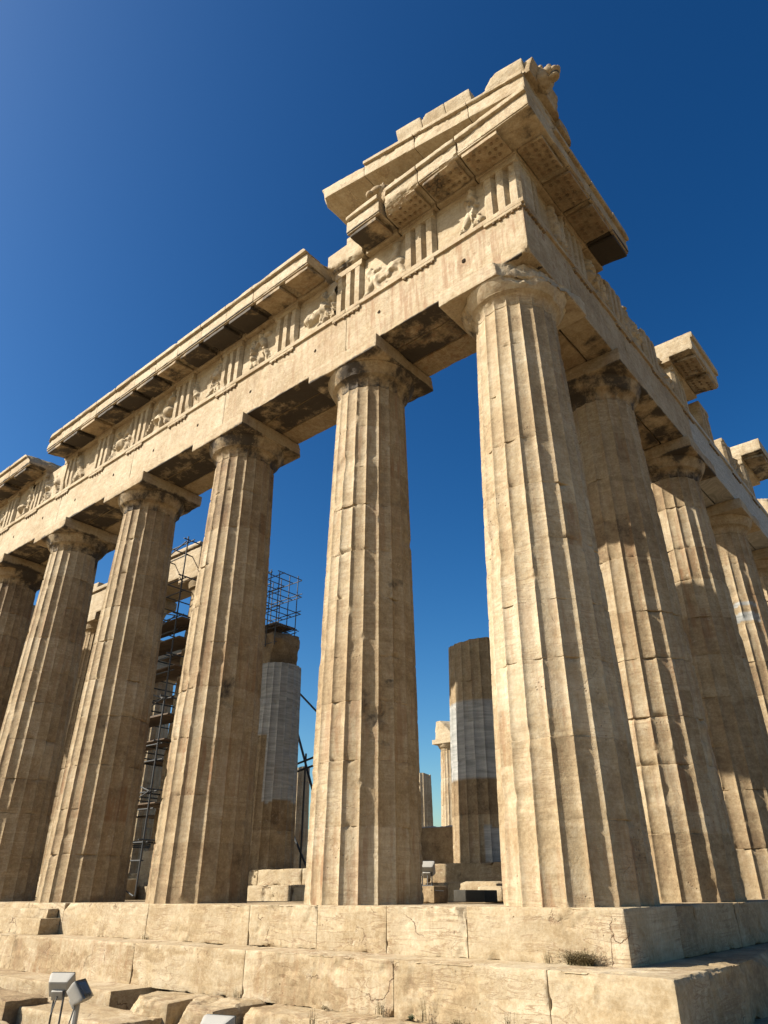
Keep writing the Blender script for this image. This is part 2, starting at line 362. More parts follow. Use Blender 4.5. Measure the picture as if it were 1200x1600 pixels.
stepblock((-0.8, 1.44, -1.15), (0.62, 3.6, -0.56), 191, tone=.38, cuts=[((0.6, 1.5, -0.7), (0.7, -0.6, 0.5)), ((0.62, 2.2, -0.6), (0.7, 0.1, 0.6))], chip=0.2, crust=0.25)
stepblock((-0.8, 3.62, -1.15), (0.66, 6.5, -0.56), 192, tone=.45, chip=0.16)
stepblock((-0.8, 6.52, -1.15), (0.66, 9.7, -0.56), 193, tone=.45, chip=0.16)
stepblock((-14.5, -.42, -0.552), (-12.12, -.004, -0.27), 198, tone=.6, chip=.05)
stepblock((-14.5, -.24, -0.275), (-12.25, -.006, -0.10), 199, tone=.6, chip=.05)
# third step, whole on the left, broken on the right
j3 = [-7.58, -9.3, -11.3, -14.4, -18.0, -22]
for i in range(len(j3) - 1):
    stepblock((j3[i + 1] + gp, -1.40, -1.70), (j3[i] - gp, -0.55, -1.118), 200 + i, tone=[.55, .57, .52, .55, .5][i], chip=0.12, rust=.2)
j3b = [-4.75, -2.9, -1.2, 0.6, 1.4]
for i in range(4):
    y0 = [-1.28, -1.34, -1.30, -1.4][i]
    stepblock((j3b[i] + 0.01, y0, -1.70), (j3b[i + 1] - 0.01, -0.55, -1.128), 210 + i, tone=[.50, .54, .5, .5][i], chip=0.22, edge=0.03, rough=0.02,
              cuts=[((j3b[i] + 0.3, y0, -1.18), (-0.3, -0.7, 0.6))])
stepblock((0.5, -0.55, -1.70), (1.4, 9.5, -1.14), 220, tone=.4, chip=0.2, edge=.03, res=.08)
# paving of the platform behind the front columns
gx = np.linspace(-31, -0.8, 120); gy = np.concatenate([np.linspace(0.9, 6.4, 26), np.linspace(7.4, 69, 40)])
GX, GY = np.meshgrid(gx, gy, indexing='ij'); P = np.stack([GX.ravel(), GY.ravel(), np.zeros(GX.size)], 1)
P[:, 2] = -0.012 + sag(P[:, 0]) - 0.02 * fbm(P * 1.5, 4, 3)
ny_ = len(gy); a, b = np.meshgrid(np.arange(len(gx) - 1), np.arange(ny_ - 1), indexing='ij'); a = a.ravel(); b = b.ravel()
mkobj('floor_paving', P, np.stack([a * ny_ + b, (a + 1) * ny_ + b, (a + 1) * ny_ + b + 1, a * ny_ + b + 1], 1), M_STEP, plat, (0.42, 0, 0, 0), sharp=0)

# ------------------------------------------------------------------ columns
def lathe(cx, cy, prof, n=80):
    """prof: rows of (z, R, flute depth)"""
    t = np.arange(n) / n * 2 * np.pi; V = []
    for z, R, fd in prof:
        u = (t / (2 * np.pi) * 20) % 1 * 2 - 1
        r = R - fd * np.clip(1 - np.abs(u) ** 3.4, 0, 1)
        V.append(np.stack([cx + r * np.cos(t), cy + r * np.sin(t), np.full(n, z)], 1))
    m = len(prof); V = np.concatenate(V); i, k = np.meshgrid(np.arange(n), np.arange(m - 1), indexing='ij'); i = i.ravel(); k = k.ravel(); j = (i + 1) % n
    return V, np.stack([k * n + i, k * n + j, (k + 1) * n + j, (k + 1) * n + i], 1)
US = np.array([-1, -.972, -.91, -.80, -.62, -.3, 0, .3, .62, .80, .91, .972])
UL = np.array([-1, -.92, -.7, 0, .7, .92])
def shaft(cx, cy, z0, z1, Rb, Rt, seed, dz=0.035, us=US, nd_=10, chipk=1.0, zbase=None, ztop=None, fresh=(), patch=0.22, tone=0.45,
          crusttop=0.22, rough_top=0.0, rust=0.2, scab=()):
    rnd = random.Random(seed)
    zb = z0 if zbase is None else zbase; zt = z1 if ztop is None else ztop
    joints = [z0 + (z1 - z0) * (k + rnd.uniform(-.12, .12)) / nd_ for k in range(1, nd_)]
    zs = set(np.round(np.linspace(z0, z1, max(6, int((z1 - z0) / dz))), 4).tolist())
    zs = [z for z in zs if all(abs(z - j) > 0.018 for j in joints)]
    for j in joints: zs += [j - 0.014, j - 0.005, j + 0.005, j + 0.014]
    zs = np.array(sorted(zs)); jn = np.array(joints)
    nf = 20; per = len(us); n = nf * per
    fl = np.repeat(np.arange(nf), per); u = np.tile(us, nf)
    th = (fl + (u + 1) / 2) / nf * 2 * np.pi + 0.0
    Z, TH = np.meshgrid(zs, th, indexing='ij'); _, U = np.meshgrid(zs, u, indexing='ij'); _, FL = np.meshgrid(zs, fl, indexing='ij')
    t = (Z - zb) / (zt - zb); R = Rb + (Rt - Rb) * t + 0.018 * np.sin(np.pi * np.clip(t, 0, 1))
    drum = np.searchsorted(jn, Z)
    jk = np.array([rnd.choice([.25, .4, 1.0, .3]) for _ in range(nd_ + 2)])
    doff = np.array([rnd.uniform(-.0025, .0025) for _ in range(nd_ + 1)])
    R = R + doff[drum]
    dep = 0.052 * R
    r = R - dep * np.clip(1 - np.abs(U) ** 3.4, 0, 1)
    # worn arrises
    ar = np.where(U > 0, FL + 1, FL) % nf
    sh = Z.shape
    q = np.stack([ar.ravel() * 7.31, Z.ravel() * 2.2, np.full(Z.size, seed * 1.7)], 1)
    c1 = fbm(q, seed, 5, 0.6).reshape(sh)
    q2 = np.stack([ar.ravel() * 3.1, Z.ravel() * 14.0, np.full(Z.size, seed * 0.7)], 1)
    c2 = fbm(q2, seed + 3, 3).reshape(sh)
    base = 1 + 1.2 * np.exp(-(Z - zb) / 0.7)
    chip = 0.002 + chipk * base * (0.045 * np.clip((c1 - 0.635) / 0.2, 0, 1) ** 1.1 + 0.008 * np.clip((c2 - 0.55) / 0.35, 0, 1))
    dj = np.min(np.abs(Z[..., None] - jn), axis=2) if len(jn) else np.ones(sh)
    jd = fbm(np.stack([np.cos(TH).ravel() * 4, np.sin(TH).ravel() * 4, drum.ravel() * 5.0 + np.where(Z.ravel() > 0, 0, 0)], 1), seed + 9, 4).reshape(sh)
    cap = R - np.minimum(chip, dep * 0.95)
    r = np.minimum(r, cap)
    r = r - 0.009 * (dj < 0.008) * (0.15 + 1.1 * (jd > 0.56)) * jk[np.clip(drum, 0, len(jk) - 1)]
    r = r - 0.05 * np.exp(-(dj / 0.05) ** 2) * np.clip((jd - 0.60) / 0.2, 0, 1)
    # flat-worn or broken areas
    bx = np.stack([np.cos(TH).ravel() * R.ravel(), np.sin(TH).ravel() * R.ravel(), Z.ravel()], 1)
    big = fbm(bx * 1.3 + seed * 3.3, seed + 20, 4).reshape(sh)
    r = r - 0.035 * np.clip((big - 0.68) / 0.12, 0, 1)
    r = r + (fbm(bx * 6 + seed, seed + 30, 4).reshape(sh) - .5) * 0.005
    Zw = Z.copy()
    if rough_top > 0:
        k = np.clip((Z - (z1 - rough_top)) / rough_top, 0, 1); nn = fbm(bx * 1.6, seed + 40, 4).reshape(sh)
        Zw = Z - k * rough_top * np.clip((nn - 0.35) * 2.2, 0, 1)
    V = np.stack([cx + r * np.cos(TH), cy + r * np.sin(TH), Zw], 2).reshape(-1, 3)
    m = len(zs); i, k = np.meshgrid(np.arange(n), np.arange(m - 1), indexing='ij'); i = i.ravel(); k = k.ravel(); j = (i + 1) % n
    F = np.stack([k * n + i, k * n + j, (k + 1) * n + j, (k + 1) * n + i], 1)
    # closing caps
    top = len(V); V = np.concatenate([V, [[cx, cy, zs[-1] - rough_top * 0.5]]])
    i = np.arange(0, n, 2); b0 = (m - 1) * n
    F = np.concatenate([F, np.stack([b0 + i, b0 + (i + 1) % n, b0 + (i + 2) % n, i * 0 + top], 1)])
    S = np.zeros((len(V), 4))
    dt = np.array([rnd.uniform(-1, 1) for _ in range(nd_ + 1)]) * 0.095
    tn_ = tone + dt[drum]
    cell = _h(FL.astype(np.int64), drum.astype(np.int64), np.zeros(sh, np.int64) + seed, 5)
    sub = _h(FL.astype(np.int64), np.floor(Z * 1.35 + FL * .37).astype(np.int64), np.zeros(sh, np.int64) + seed, 8)
    tn_ = tn_ + np.where(cell > 0.86, (cell - 0.93) * patch * 12, 0) * .3 + np.where(sub > 0.90, -0.10, 0) + np.where(sub < 0.05, 0.07, 0)
    fr = np.zeros(sh); rs = np.full(sh, rust) + np.array([rnd.choice([0, 0, .1, .25, .45]) for _ in range(nd_ + 2)])[drum] + np.where(sub > 0.94, 0.5, 0)
    for f in fresh:                      # (z0, z1, theta0, theta1) repair pieces of new marble
        za, zb_, ta, tb = f
        q3 = np.stack([np.cos(TH).ravel() * 2, np.sin(TH).ravel() * 2, Z.ravel() * .0], 1)
        wob = (fbm(q3, seed + 60, 2).reshape(sh) - .5) * .25
        tt = (TH - ta) % (2 * np.pi)
        fr = np.where((Z > za + wob * (tb - ta < 6)) & (Z < zb_ + wob * (tb - ta < 6)) & (tt < tb - ta), 1, fr)
    cr = np.zeros(sh) + crusttop * np.clip((Z - (zt - 1.0)) / 1.0, 0, 1) ** 1.5 + np.where(sub > 0.965, 0.22, 0)
    for (za, zb_, ta, tb, am) in scab: cr = np.where((Z > za) & (Z < zb_) & ((TH - ta) % (2 * np.pi) < tb - ta), np.maximum(cr, am), cr)
    S[:-1, 0] = tn_.ravel(); S[:-1, 1] = cr.ravel(); S[:-1, 2] = fr.ravel(); S[:-1, 3] = rs.ravel(); S[-1] = (.5, 0, 0, 0)
    return V, F, S
def capital(par, cx, cy, ztop, Rt, seed, a=1.0, cuts=(), crust=0.5, tone=0.5, n=160, res=0.05, fresh=0.0, chip=0.09, bite=None, sc_=1.0):
    z0 = ztop - 0.86 * sc_; k = sc_
    prof = []
    for z in np.linspace(0, 0.20, 7): prof.append((z0 + z * k, Rt - 0.012 - (0.03 if z < 0.03 else 0) + 0.05 * (z / .2) ** 2.2, 0.050 * Rt * (1 - (z / .2) ** 3)))
    for i in range(4):
        zz = 0.205 + i * 0.018; prof += [(z0 + zz * k, Rt + 0.045 + i * .018, 0), (z0 + (zz + .010) * k, Rt + 0.060 + i * .018, 0), (z0 + (zz + .013) * k, Rt + .05 + i * .018, 0)]
    for s in np.linspace(0, 1, 10): prof.append((z0 + (0.285 + 0.225 * s) * k, Rt + 0.105 + (a - 0.02 - Rt - 0.105) * (s ** 0.88 - 0.05 * (max(0, s - .8) / .2) ** 2), 0))
    prof.append((z0 + 0.516 * k, a - 0.07, 0)); prof.append((z0 + 0.517 * k, 0.2, 0))
    V, F = lathe(cx, cy, prof, n)
    rel = V - np.array([cx, cy, 0]); nn = fbm(V * 1.8, seed + 2, 4); rad = np.hypot(rel[:, 0], rel[:, 1])
    inw = 0.06 * np.clip((nn - 0.64) / 0.12, 0, 1) + (fbm(V * 7, seed + 4, 4) - .5) * 0.010
    inw = np.minimum(inw, np.maximum(0, rad - Rt + .08)); kf = 1 - inw / np.maximum(rad, .2); kf[rad < .3] = 1
    V[:, 0] = cx + rel[:, 0] * kf; V[:, 1] = cy + rel[:, 1] * kf
    for (cp, cn) in cuts:
        cp = np.array(cp, float); cn = np.array(cn, float); cn /= np.linalg.norm(cn)
        dd = (V - cp) @ cn - (fbm(V * 4, seed + 71, 6, .68) - .5) * .20
        kk = (dd > 0) & (rad > .3); V[kk] -= cn * dd[kk, None]
    S = np.zeros((len(V), 4)); S[:, 0] = tone; S[:, 1] = crust * (0.5 + 0.9 * fbm(V * 1.2, seed + 6, 2)); S[:, 2] = fresh; S[:, 3] = .35
    mkobj('echinus', V, F, M_STONE, par, S, sharp=28)
    cf = lambda P: crust * np.where(P[:, 2] < ztop - 0.30 * k, 1.0, 0.25)
    V, F, S = block((cx - a, cy - a, ztop - 0.345 * k), (cx + a, cy + a, ztop - 0.002), res, seed + 11, edge=0.012, chip=chip, freq=1.9, cuts=cuts, tone=tone + .05, crust=cf, rust=0.35, fresh=fresh, cutrough=.09)
    mkobj('abacus', V, F, M_STONE, par, S)
def column(name, label, cx, cy, seed, Rb=0.952, Rt=0.741, a=1.0, dz=0.035, us=US, group=None, capcuts=(), crust=.5, tone=.45, nseg=160, res=.05, capfresh=0., captone=None, **k):
    z0 = float(sag(cx)); t = thing(name, label, 'column', (cx, cy, z0), group)
    V, F, S = shaft(cx, cy, z0 - 0.004, H - 0.86, Rb, Rt, seed, dz, us, tone=tone, **k); mkobj('shaft', V, F, M_STONE, t, S, sharp=32)
    capital(t, cx, cy, H, Rt, seed, a, capcuts, crust, (tone + .04) if captone is None else captone, nseg, res, fresh=capfresh)
    return t
EX = [-1.02, -4.70, -8.996, -13.29, -17.59, -21.88, -26.18, -29.86]
GE, GN = 'columns of the sunlit front row', 'columns of the shaded side row'
column('marble_column', 'big fluted corner column, nearest of all, with the broken corner on its capital', EX[0], 1.02, 11, 0.974, 0.76, 1.04, dz=0.028,
       capcuts=[((-0.40, 0.40, H - .15), (0.72, -0.68, 0.10)), ((-0.22, 0.7, H - .15), (0.95, -0.25, 0.35))], crust=.30, group=GE, tone=.56, patch=.15, chipk=1.0)
column('marble_column', 'fluted column just left of the corner column, black stain under its capital', EX[1], 1.02, 23, dz=0.030, crust=.55, group=GE, tone=.50, scab=[(2.2, 3.3, 5.34, 5.98, .40), (4.6, 5.2, 5.7, 6.28, .3)],
       capcuts=[((-3.74, 2.0, H - .1), (0.8, 0.8, 0.1))])
column('marble_column', 'third fluted column from the corner, scaffolding showing on both sides of it', EX[2], 1.02, 37, dz=0.04, crust=.48, group=GE, tone=.49, scab=[(2.9, 4.2, 5.65, 6.0, .38)],
       capcuts=[((-8.03, 2.0, H - .1), (0.8, 0.8, 0.1))])
column('marble_column', 'fourth fluted column from the corner, scaffold tower rising right of it', EX[3], 1.02, 41, dz=0.05, crust=.5, group=GE, tone=.49, res=.07)
column('marble_column', 'fifth fluted column from the corner, leaning into the left edge of the view', EX[4], 1.02, 53, dz=0.06, us=UL, crust=.5, group=GE, tone=.49, nseg=80, res=.08)
column('marble_column', 'sixth fluted column from the corner, only its upper half inside the left edge', EX[5], 1.02, 67, dz=0.1, us=UL, crust=.6, group=GE, tone=.40, nseg=80, res=.1)
column('marble_column', 'seventh fluted column from the corner, at the far left end of the front', EX[6], 1.02, 71, dz=0.15, us=UL, crust=.5, group=GE, tone=.49, nseg=60, res=.15)
NY = [1.02, 4.70, 8.996, 13.29, 17.58, 21.87, 26.17, 30.46]
nl = ['fluted column directly right of and behind the corner column, its top half in shadow',
      'fluted column second along the shaded side, a band of shadow across its middle',
      'fluted column third along the shaded side, with white marble patches in its shaft',
      'fluted column fourth along the shaded side, mostly hidden at the right edge']
column('marble_column', nl[0], -1.02, NY[1], 83, dz=0.03, crust=.5, group=GN, tone=.48, captone=.45)
column('marble_column', nl[1], -1.02, NY[2], 97, dz=0.04, crust=.54, group=GN, tone=.47, captone=.45)
column('marble_column', nl[2], -1.02, NY[3], 103, dz=0.05, crust=.25, group=GN, tone=.46, res=.08, captone=.5,
       fresh=[(7.75, 8.05, 3.4, 4.6), (7.2, 7.32, 3.4, 5.6), (6.75, 7.0, 3.4, 5.6)])
column('marble_column', nl[3], -1.02, NY[4], 109, dz=0.08, us=UL, crust=.2, group=GN, tone=.48, nseg=80, res=.1, fresh=[(3, 6, 2.5, 5)])

# ------------------------------------------------------------------ entablature
YF = 0.15            # face of architrave and triglyphs on the front (y) ; side face is x = -0.15
Z1, Z2, Z3 = H + 1.35, H + 2.70, H + 3.30
def T_E(V): return V                                   # along x, outward -y
def T_N(V):                                            # front coordinates (s = distance from the corner as -x, out = -y) turned to the side
    W = V.copy(); W[:, 0] = -V[:, 1]; W[:, 1] = -V[:, 0]; return W
def flipF(F): return F[:, ::-1]
def put(name, parts, side, par, mat=M_STONE, sharp=35):
    V, F, S = cat_(parts)
    if side == 'N': V = T_N(V); F = flipF(F)
    return mkobj(name, V, F, mat, par, S, sharp=sharp)
def cyl(x, y, z0, z1, r, n=8):
    t = (np.arange(n) + .5) / n * 2 * np.pi
    V = []
    for z, rr in ((z1, r * .8), (z0, r), (z0, r * .05)): V.append(np.stack([x + rr * np.cos(t), y + rr * np.sin(t), np.full(n, z)], 1))
    V = np.concatenate(V); i = np.arange(n); j = (i + 1) % n
    F = np.concatenate([np.stack([i + k * n, i + (k + 1) * n, j + (k + 1) * n, j + k * n], 1) for k in range(2)])
    return V, F, np.tile(np.array([.22, 0.1, 0, .3]), (len(V), 1))
def triglyph(par, xc, side, seed, wd=0.845, tone=.5, res=.05, top=None, fresh=0., corner=False):
    """three shanks, two full grooves, two half grooves, plain band on top"""
    zt = Z2 - 0.16
    g = 0.08; u = wd / 12.0
    prof = [(-6, g), (-5, 0), (-3, 0), (-2, g * 1.25), (-1, 0), (1, 0), (2, g * 1.25), (3, 0), (5, 0), (6, g)]
    xs = []; 
    for (a0, d0), (a1, d1) in zip(prof[:-1], prof[1:]):
        for s in (0, .5): xs.append((a0 + (a1 - a0) * s, d0 + (d1 - d0) * s))
    xs.append(prof[-1])
    xs = [(-6, .55)] + xs + [(6, .085 if corner else .55)]
    zs = np.linspace(Z1 + 0.002, zt, max(4, int(1.2 / res)))
    if top is not None: zs = np.linspace(Z1 + .002, min(zt, top), max(4, int(1.2 / res)))
    V = np.array([[xc + a * u, YF + d, z] for z in zs for (a, d) in xs]); n = len(xs); m = len(zs)
    nn = fbm(V * 2.6 + seed, seed, 4); out = (V[:, 1] - YF) < 0.3
    V[:, 1] += np.where(out, 0.06 * np.clip((nn - .6) / .2, 0, 1) + (fbm(V * 7, seed + 2, 3) - .5) * .012, 0)
    i, k = np.meshgrid(np.arange(n - 1), np.arange(m - 1), indexing='ij'); i = i.ravel(); k = k.ravel()
    F = np.stack([k * n + i, k * n + i + 1, (k + 1) * n + i + 1, (k + 1) * n + i], 1)
    S = np.zeros((len(V), 4)); S[:, 0] = tone; S[:, 3] = .12; S[:, 2] = fresh
    parts = [(V, F, S)]
    if top is None:
        parts.append(block((xc - wd / 2 - .005, YF - .012, zt - .003), (xc + wd / 2 + (-.10 if corner else .005), YF + .6, Z2 + .004), .07, seed + 5, edge=.008, chip=.05, tone=tone, fresh=fresh))
    else:
        parts.append(block((xc - wd / 2, YF + .02, zs[-1] - .08), (xc + wd / 2, YF + .6, zs[-1] + .05), .06, seed + 5, edge=.03, chip=.15, tone=tone, rough=.03))
    put('triglyph', parts, side, par, sharp=25)
def metope(par, x0, x1, side, seed, tone=.5, relief=1.0, res=.03, nfig=3, broken=None, crust=0.0):
    rnd = random.Random(seed)
    nx = max(12, int((x1 - x0) / res)); nz = max(12, int(1.33 / res))
    X, Zg = np.meshgrid(np.linspace(x0, x1, nx + 1), np.linspace(Z1 + .003, Z2 + .004, nz + 1), indexing='ij')
    wd = x1 - x0; h = np.zeros(X.shape)
    caps = []
    for f in range(nfig):
        bx = x0 + wd * rnd.uniform(.12, .88); bz = Z1 + rnd.uniform(.35, .75); lean = rnd.uniform(-.25, .25)
        caps.append((bx, bz, bx + lean, bz + .38, rnd.uniform(.10, .15)))                      # torso
        for s in (-1, 1): caps.append((bx, bz, bx + s * rnd.uniform(.05, .3), Z1 + rnd.uniform(.03, .25), rnd.uniform(.06, .09)))
        if rnd.random() < .7: caps.append((bx + lean, bz + .32, bx + lean + rnd.uniform(-.4, .4), bz + rnd.uniform(.1, .5), .055))
        if rnd.random() < .4: caps.append((bx + lean * 1.2, bz + .5, bx + lean * 1.2, bz + .56, .09))
    if rnd.random() < .55:
        bx = x0 + wd * rnd.uniform(.35, .65); caps.append((bx - .28, Z1 + .5, bx + .28, Z1 + .56, .17))
    for (ax, az, bx, bz, r) in caps:
        dx, dz = bx - ax, bz - az; l2 = dx * dx + dz * dz + 1e-9
        t = np.clip(((X - ax) * dx + (Zg - az) * dz) / l2, 0, 1); d = np.hypot(X - ax - t * dx, Zg - az - t * dz)
        h = np.maximum(h, 0.095 * np.sqrt(np.clip(1 - (d / r) ** 2, 0, 1)) * (0.7 + .5 * (r / .12)))
    P = np.stack([X.ravel(), np.full(X.size, seed * .37), Zg.ravel()], 1)
    er = fbm(P * 3.4, seed + 4, 5, .62).reshape(X.shape)
    h = h * relief * sst(.36, .50, er)
    h = h + (fbm(P * 9, seed + 8, 4).reshape(X.shape) - .5) * (.012 + 1.0 * np.minimum(h, .10))
    low = sst(.42, .6, fbm(P * 1.4, seed + 12, 3).reshape(X.shape)) * .012
    Y = YF + .10 - h + low
    V = np.stack([X, Y, Zg], 2).reshape(-1, 3); n = nz + 1
    i, k = np.meshgrid(np.arange(nx), np.arange(nz), indexing='ij'); i = i.ravel(); k = k.ravel()
    F = np.stack([i * n + k, (i + 1) * n + k, (i + 1) * n + k + 1, i * n + k + 1], 1)
    S = np.zeros((len(V), 4)); S[:, 0] = tone + .06 * (h.ravel() > .03) ; S[:, 3] = .1; S[:, 1] = crust
    bk = block((x0 - .01, YF + .14, Z1 + .002), (x1 + .01, YF + .55, Z2 + .003), .2, seed, tone=tone)
    parts = [(V, F, S), bk]
    if broken is not None:                            # snapped off along a slanting line
        (za, zb) = broken
        V2 = parts[0][0]; t = (V2[:, 0] - x0) / wd; lim = Z1 + za + (zb - za) * t + (fbm(V2 * 2.5, seed + 3, 4) - .5) * .3
        V2[:, 2] = np.minimum(V2[:, 2], np.maximum(lim, Z1 + .05))
        bk = block((x0 - .01, YF + .14, Z1 + .002), (x1 + .01, YF + .5, Z1 + max(.1, min(za, zb) - .02)), .1, seed, tone=tone, edge=.03, chip=.15)
        parts = [parts[0], bk]
    put('metope', parts, side, par, sharp=40)
def architrave(par, x0, x1, side, seed, tone, rust, cuts=(), fresh=0.0, crust=.62, tax=(), res=.05, guttae=True, slabs=True):
    """one span: three slabs side by side, taenia on top of the face slab"""
    wd = 1.77; ps = []
    cr = lambda P: np.where(P[:, 2] < H + .02, crust, 0.02)
    for s, (a, b) in enumerate(((0, .565), (.60, 1.15), (1.19, wd))):
        ps.append(block((x0 + .004, YF + a, H + (0 if s == 0 else .012 * s)), (x1 - .004, YF + b, Z1 - .01), res, seed + s * 13, edge=.01, chip=.05 if s == 0 else .08,
                        tone=tone if s == 0 else tone - .08, rust=rust, cuts=cuts if s == 0 else (), fresh=fresh, crust=cr, tonevar=.06, cutrough=.05, maxn=100, spall=.012))
    ps.append(block((x0 + .003, YF - .055, Z1 - .115), (x1 - .003, YF + .3, Z1 + .003), res, seed + 40, edge=.008, chip=.045, tone=tone, fresh=fresh, freq=3.0, rust=rust * .5))
    o = put('architrave_block', ps, side, par)
    for xc, w_ in tax:
        rp = [block((xc - w_ / 2, YF - .05, Z1 - .19), (xc + w_ / 2, YF + .2, Z1 - .118), .05, seed + 60, edge=.006, chip=.04, tone=tone - .04, freq=4, fresh=fresh)]
        rnd = random.Random(int(xc * 100) + seed)
        if guttae:
            for k in range(6):
                if rnd.random() < .85: rp.append(cyl(xc - w_ / 2 + w_ * (k + .5) / 6, YF - .018, Z1 - .235, Z1 - .187, .034))
        V, F, S = cat_(rp)
        if side == 'N': V = T_N(V); F = flipF(F)
        mkobj('regula', V, F, M_STONE, o, S)
    return o
def cornice(par, x0, x1, side, seed, tone=.55, muts=(), cuts=(), gut=False, crust=.45, res=.05, mcut=(), topz=0.0, mutcrust=None, back=1.15, trim=True, bedx=None):
    """overhanging cornice block: bed, corona, top moulding; hanging mutules are its own parts"""
    zb = Z2; out = .68
    cr = lambda P: np.where((P[:, 2] < zb + .16) & (P[:, 1] < YF - .04), crust, 0.03)
    ps = [block((x0 + .004, YF - .03, zb + .006), ((x1 - .004) if bedx is None else bedx, YF + back, zb + .16), res * 1.6, seed + 1, edge=.012, chip=.05, tone=tone - .1, cuts=cuts),
          block((x0 + .003, YF - out, zb + .125), (x1 - .003, YF + back, zb + .47 + topz), res, seed + 2, edge=.010, chip=.07, tone=tone, cuts=cuts, crust=cr, cutrough=.07, tonevar=.05, spall=.018)]
    if trim:
        ps.append(block((x0 + .005, YF - out - .07, zb + .478), (x1 - .005, YF + back - .05, zb + .60 + topz), res, seed + 3, edge=.012, chip=.09, tone=tone + .02, cuts=cuts, cutrough=.07, freq=2.0))
        ps.append(block((x0 + .005, YF - out + .02, zb + .095), (x1 - .005, YF - out + .085, zb + .128), res, seed + 4, edge=.006, chip=.035, tone=tone, cuts=cuts, freq=3))
    o = put('cornice_block', ps, side, par)
    for (xa, xb) in muts:
        mc = crust if mutcrust is None else mutcrust
        mp = [block((xa, YF - out + .035, zb + .045), (xb, YF - .035, zb + .135), res, seed + int(xa * 50) % 97, edge=.007, chip=.06, tone=tone - .12, cuts=cuts, crust=mc, rust=.5, freq=2.5)]
        if gut:
            rnd = random.Random(seed + int(xa * 10))
            for r in range(3):
                for c in range(6):
                    if rnd.random() < .86: mp.append(cyl(xa + (xb - xa) * (c + .5) / 6, YF - out + .17 + r * .165, zb + .020, zb + .048, .036))
        V, F, S = cat_(mp); V[:, 2] -= .085 * np.clip((YF - .1 - V[:, 1]) / .55, 0, 1.1)
        if side == 'N': V = T_N(V); F = flipF(F)
        mkobj('mutule', V, F, M_STONE, o, S)
    return o
# --- front (lit) side
ent = thing('entablature', 'long carved marble entablature with triglyphs over the sunlit front columns', 'entablature', (-12, 1.0, H))
ABL = []
TG = [-0.573, -2.63] + [-4.70 - 2.148 * k for k in range(0, 12)]
edges = [-0.15] + EX[1:]
for i in range(7):
    tax = [(x, .845) for x in TG if edges[i + 1] < x < edges[i]] + ([(EX[i + 1], .845)] if False else [])
    cuts = []
    if i == 0: cuts = [((-0.22, .15, H + .06), (0.62, -0.62, -0.5)), ((-4.66, .15, H + .12), (-.7, -.5, -.3))]
    tl = [x for x in TG if edges[i + 1] - .43 < x < edges[i] - .43 or (i == 0 and x > -1)]
    ABL.append(None); ABL[-1] = architrave(ent, edges[i + 1], edges[i], 'E', 300 + i * 7, [.60, .58, .63, .64, .63, .62, .6][i], [.85, .45, .12, .1, .15, .1, .1][i],
               cuts=cuts, tax=[(max(x, edges[i + 1] + .0) if abs(x - edges[i + 1]) > .43 else x, .845) for x in tl], res=[.045, .05, .06, .07, .08, .1, .12][i])
for i, x in enumerate(TG[:-1]):
    rnd = random.Random(i); xm = .5 * (x + TG[i + 1]) + rnd.uniform(-.1, .1); k = min(6, sum(1 for e in edges[1:] if xm < e))
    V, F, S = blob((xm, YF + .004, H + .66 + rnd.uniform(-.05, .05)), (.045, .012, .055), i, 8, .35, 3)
    mkobj('peg_hole_shade', V, F, M_HOLE_SHADE, ABL[k], S, sharp=0)  # flat dark blob on the face: the hole's shade is painted, not recessed
for i, x in enumerate(TG):
    if x < -29: break
    triglyph(ent, x, 'E', 400 + i, tone=[.60, .58, .58, .6, .6, .6, .58][i % 7], res=.05 if i < 6 else .1)
rel = [1, .7, 1.1, 1, .9, 1.2, .9, 1, 1.1, 1.1, .9, 1, 1]
for i in range(len(TG) - 1):
    if TG[i + 1] < -29: break
    metope(ent, TG[i + 1] + .4225, TG[i] - .4225, 'E', 500 + i * 3, tone=.60, relief=rel[i % 13], res=.026 if i < 5 else .045, nfig=[2, 2, 3, 2, 3, 2, 3, 2, 3, 3, 2, 3][i % 12])
MW = 0.845 / 2
muE = []
xs_ = TG[:1] + [0.5 * (TG[0] + TG[1])]
allm = []
for i in range(len(TG) - 1): allm += [TG[i], .5 * (TG[i] + TG[i + 1])]
def muts_in(a, b, hw=.43): return [(max(a + .02, m - hw), min(b - .02, m + hw)) for m in allm if a + .3 < m < b - .3 + .0]
# corner group
cornice(ent, -1.10, 0.53, 'E', 601, .62, muts=[(-1.02, -.20)], gut=True, crust=.3, res=.04, bedx=-.13)
cornice(ent, -2.10, -1.11, 'E', 603, .62, muts=[(-2.02, -1.18)], gut=True, crust=.38, res=.04, cuts=[((-1.7, YF - .68, Z2 + .10), (0.1, -0.6, -0.8))])
cornice(ent, -3.16, -2.11, 'E', 605, .64, muts=[(-3.06, -2.22)], gut=True, crust=.2, res=.04,
        cuts=[((-2.7, YF - .62, Z2 + .16), (-0.1, -.7, -.7)), ((-3.12, YF - .5, Z2 + .3), (-.75, -.6, -.1))])
cornice(ent, -4.15, -3.18, 'E', 607, .64, muts=[(-4.08, -3.30)], crust=.55, res=.04)
V, F, S = block((-5.30, YF - .12, Z2 + .02), (-4.17, YF + 1.2, Z2 + .66), .05, 611, edge=.02, chip=.14, tone=.58, cuts=[((-4.7, YF - .1, Z2 + .15), (-.1, -.7, -.7)), ((-4.3, YF - .1, Z2 + .5), (.5, -.6, .5))], crust=lambda P: np.where(P[:, 2] < Z2 + .1, .5, 0.))
mkobj('cornice_core', V, F, M_STONE, ent, S)
x = -5.42; i = 0
ends = [m - .537 for m in allm if m < -6.0]
prev = -5.42
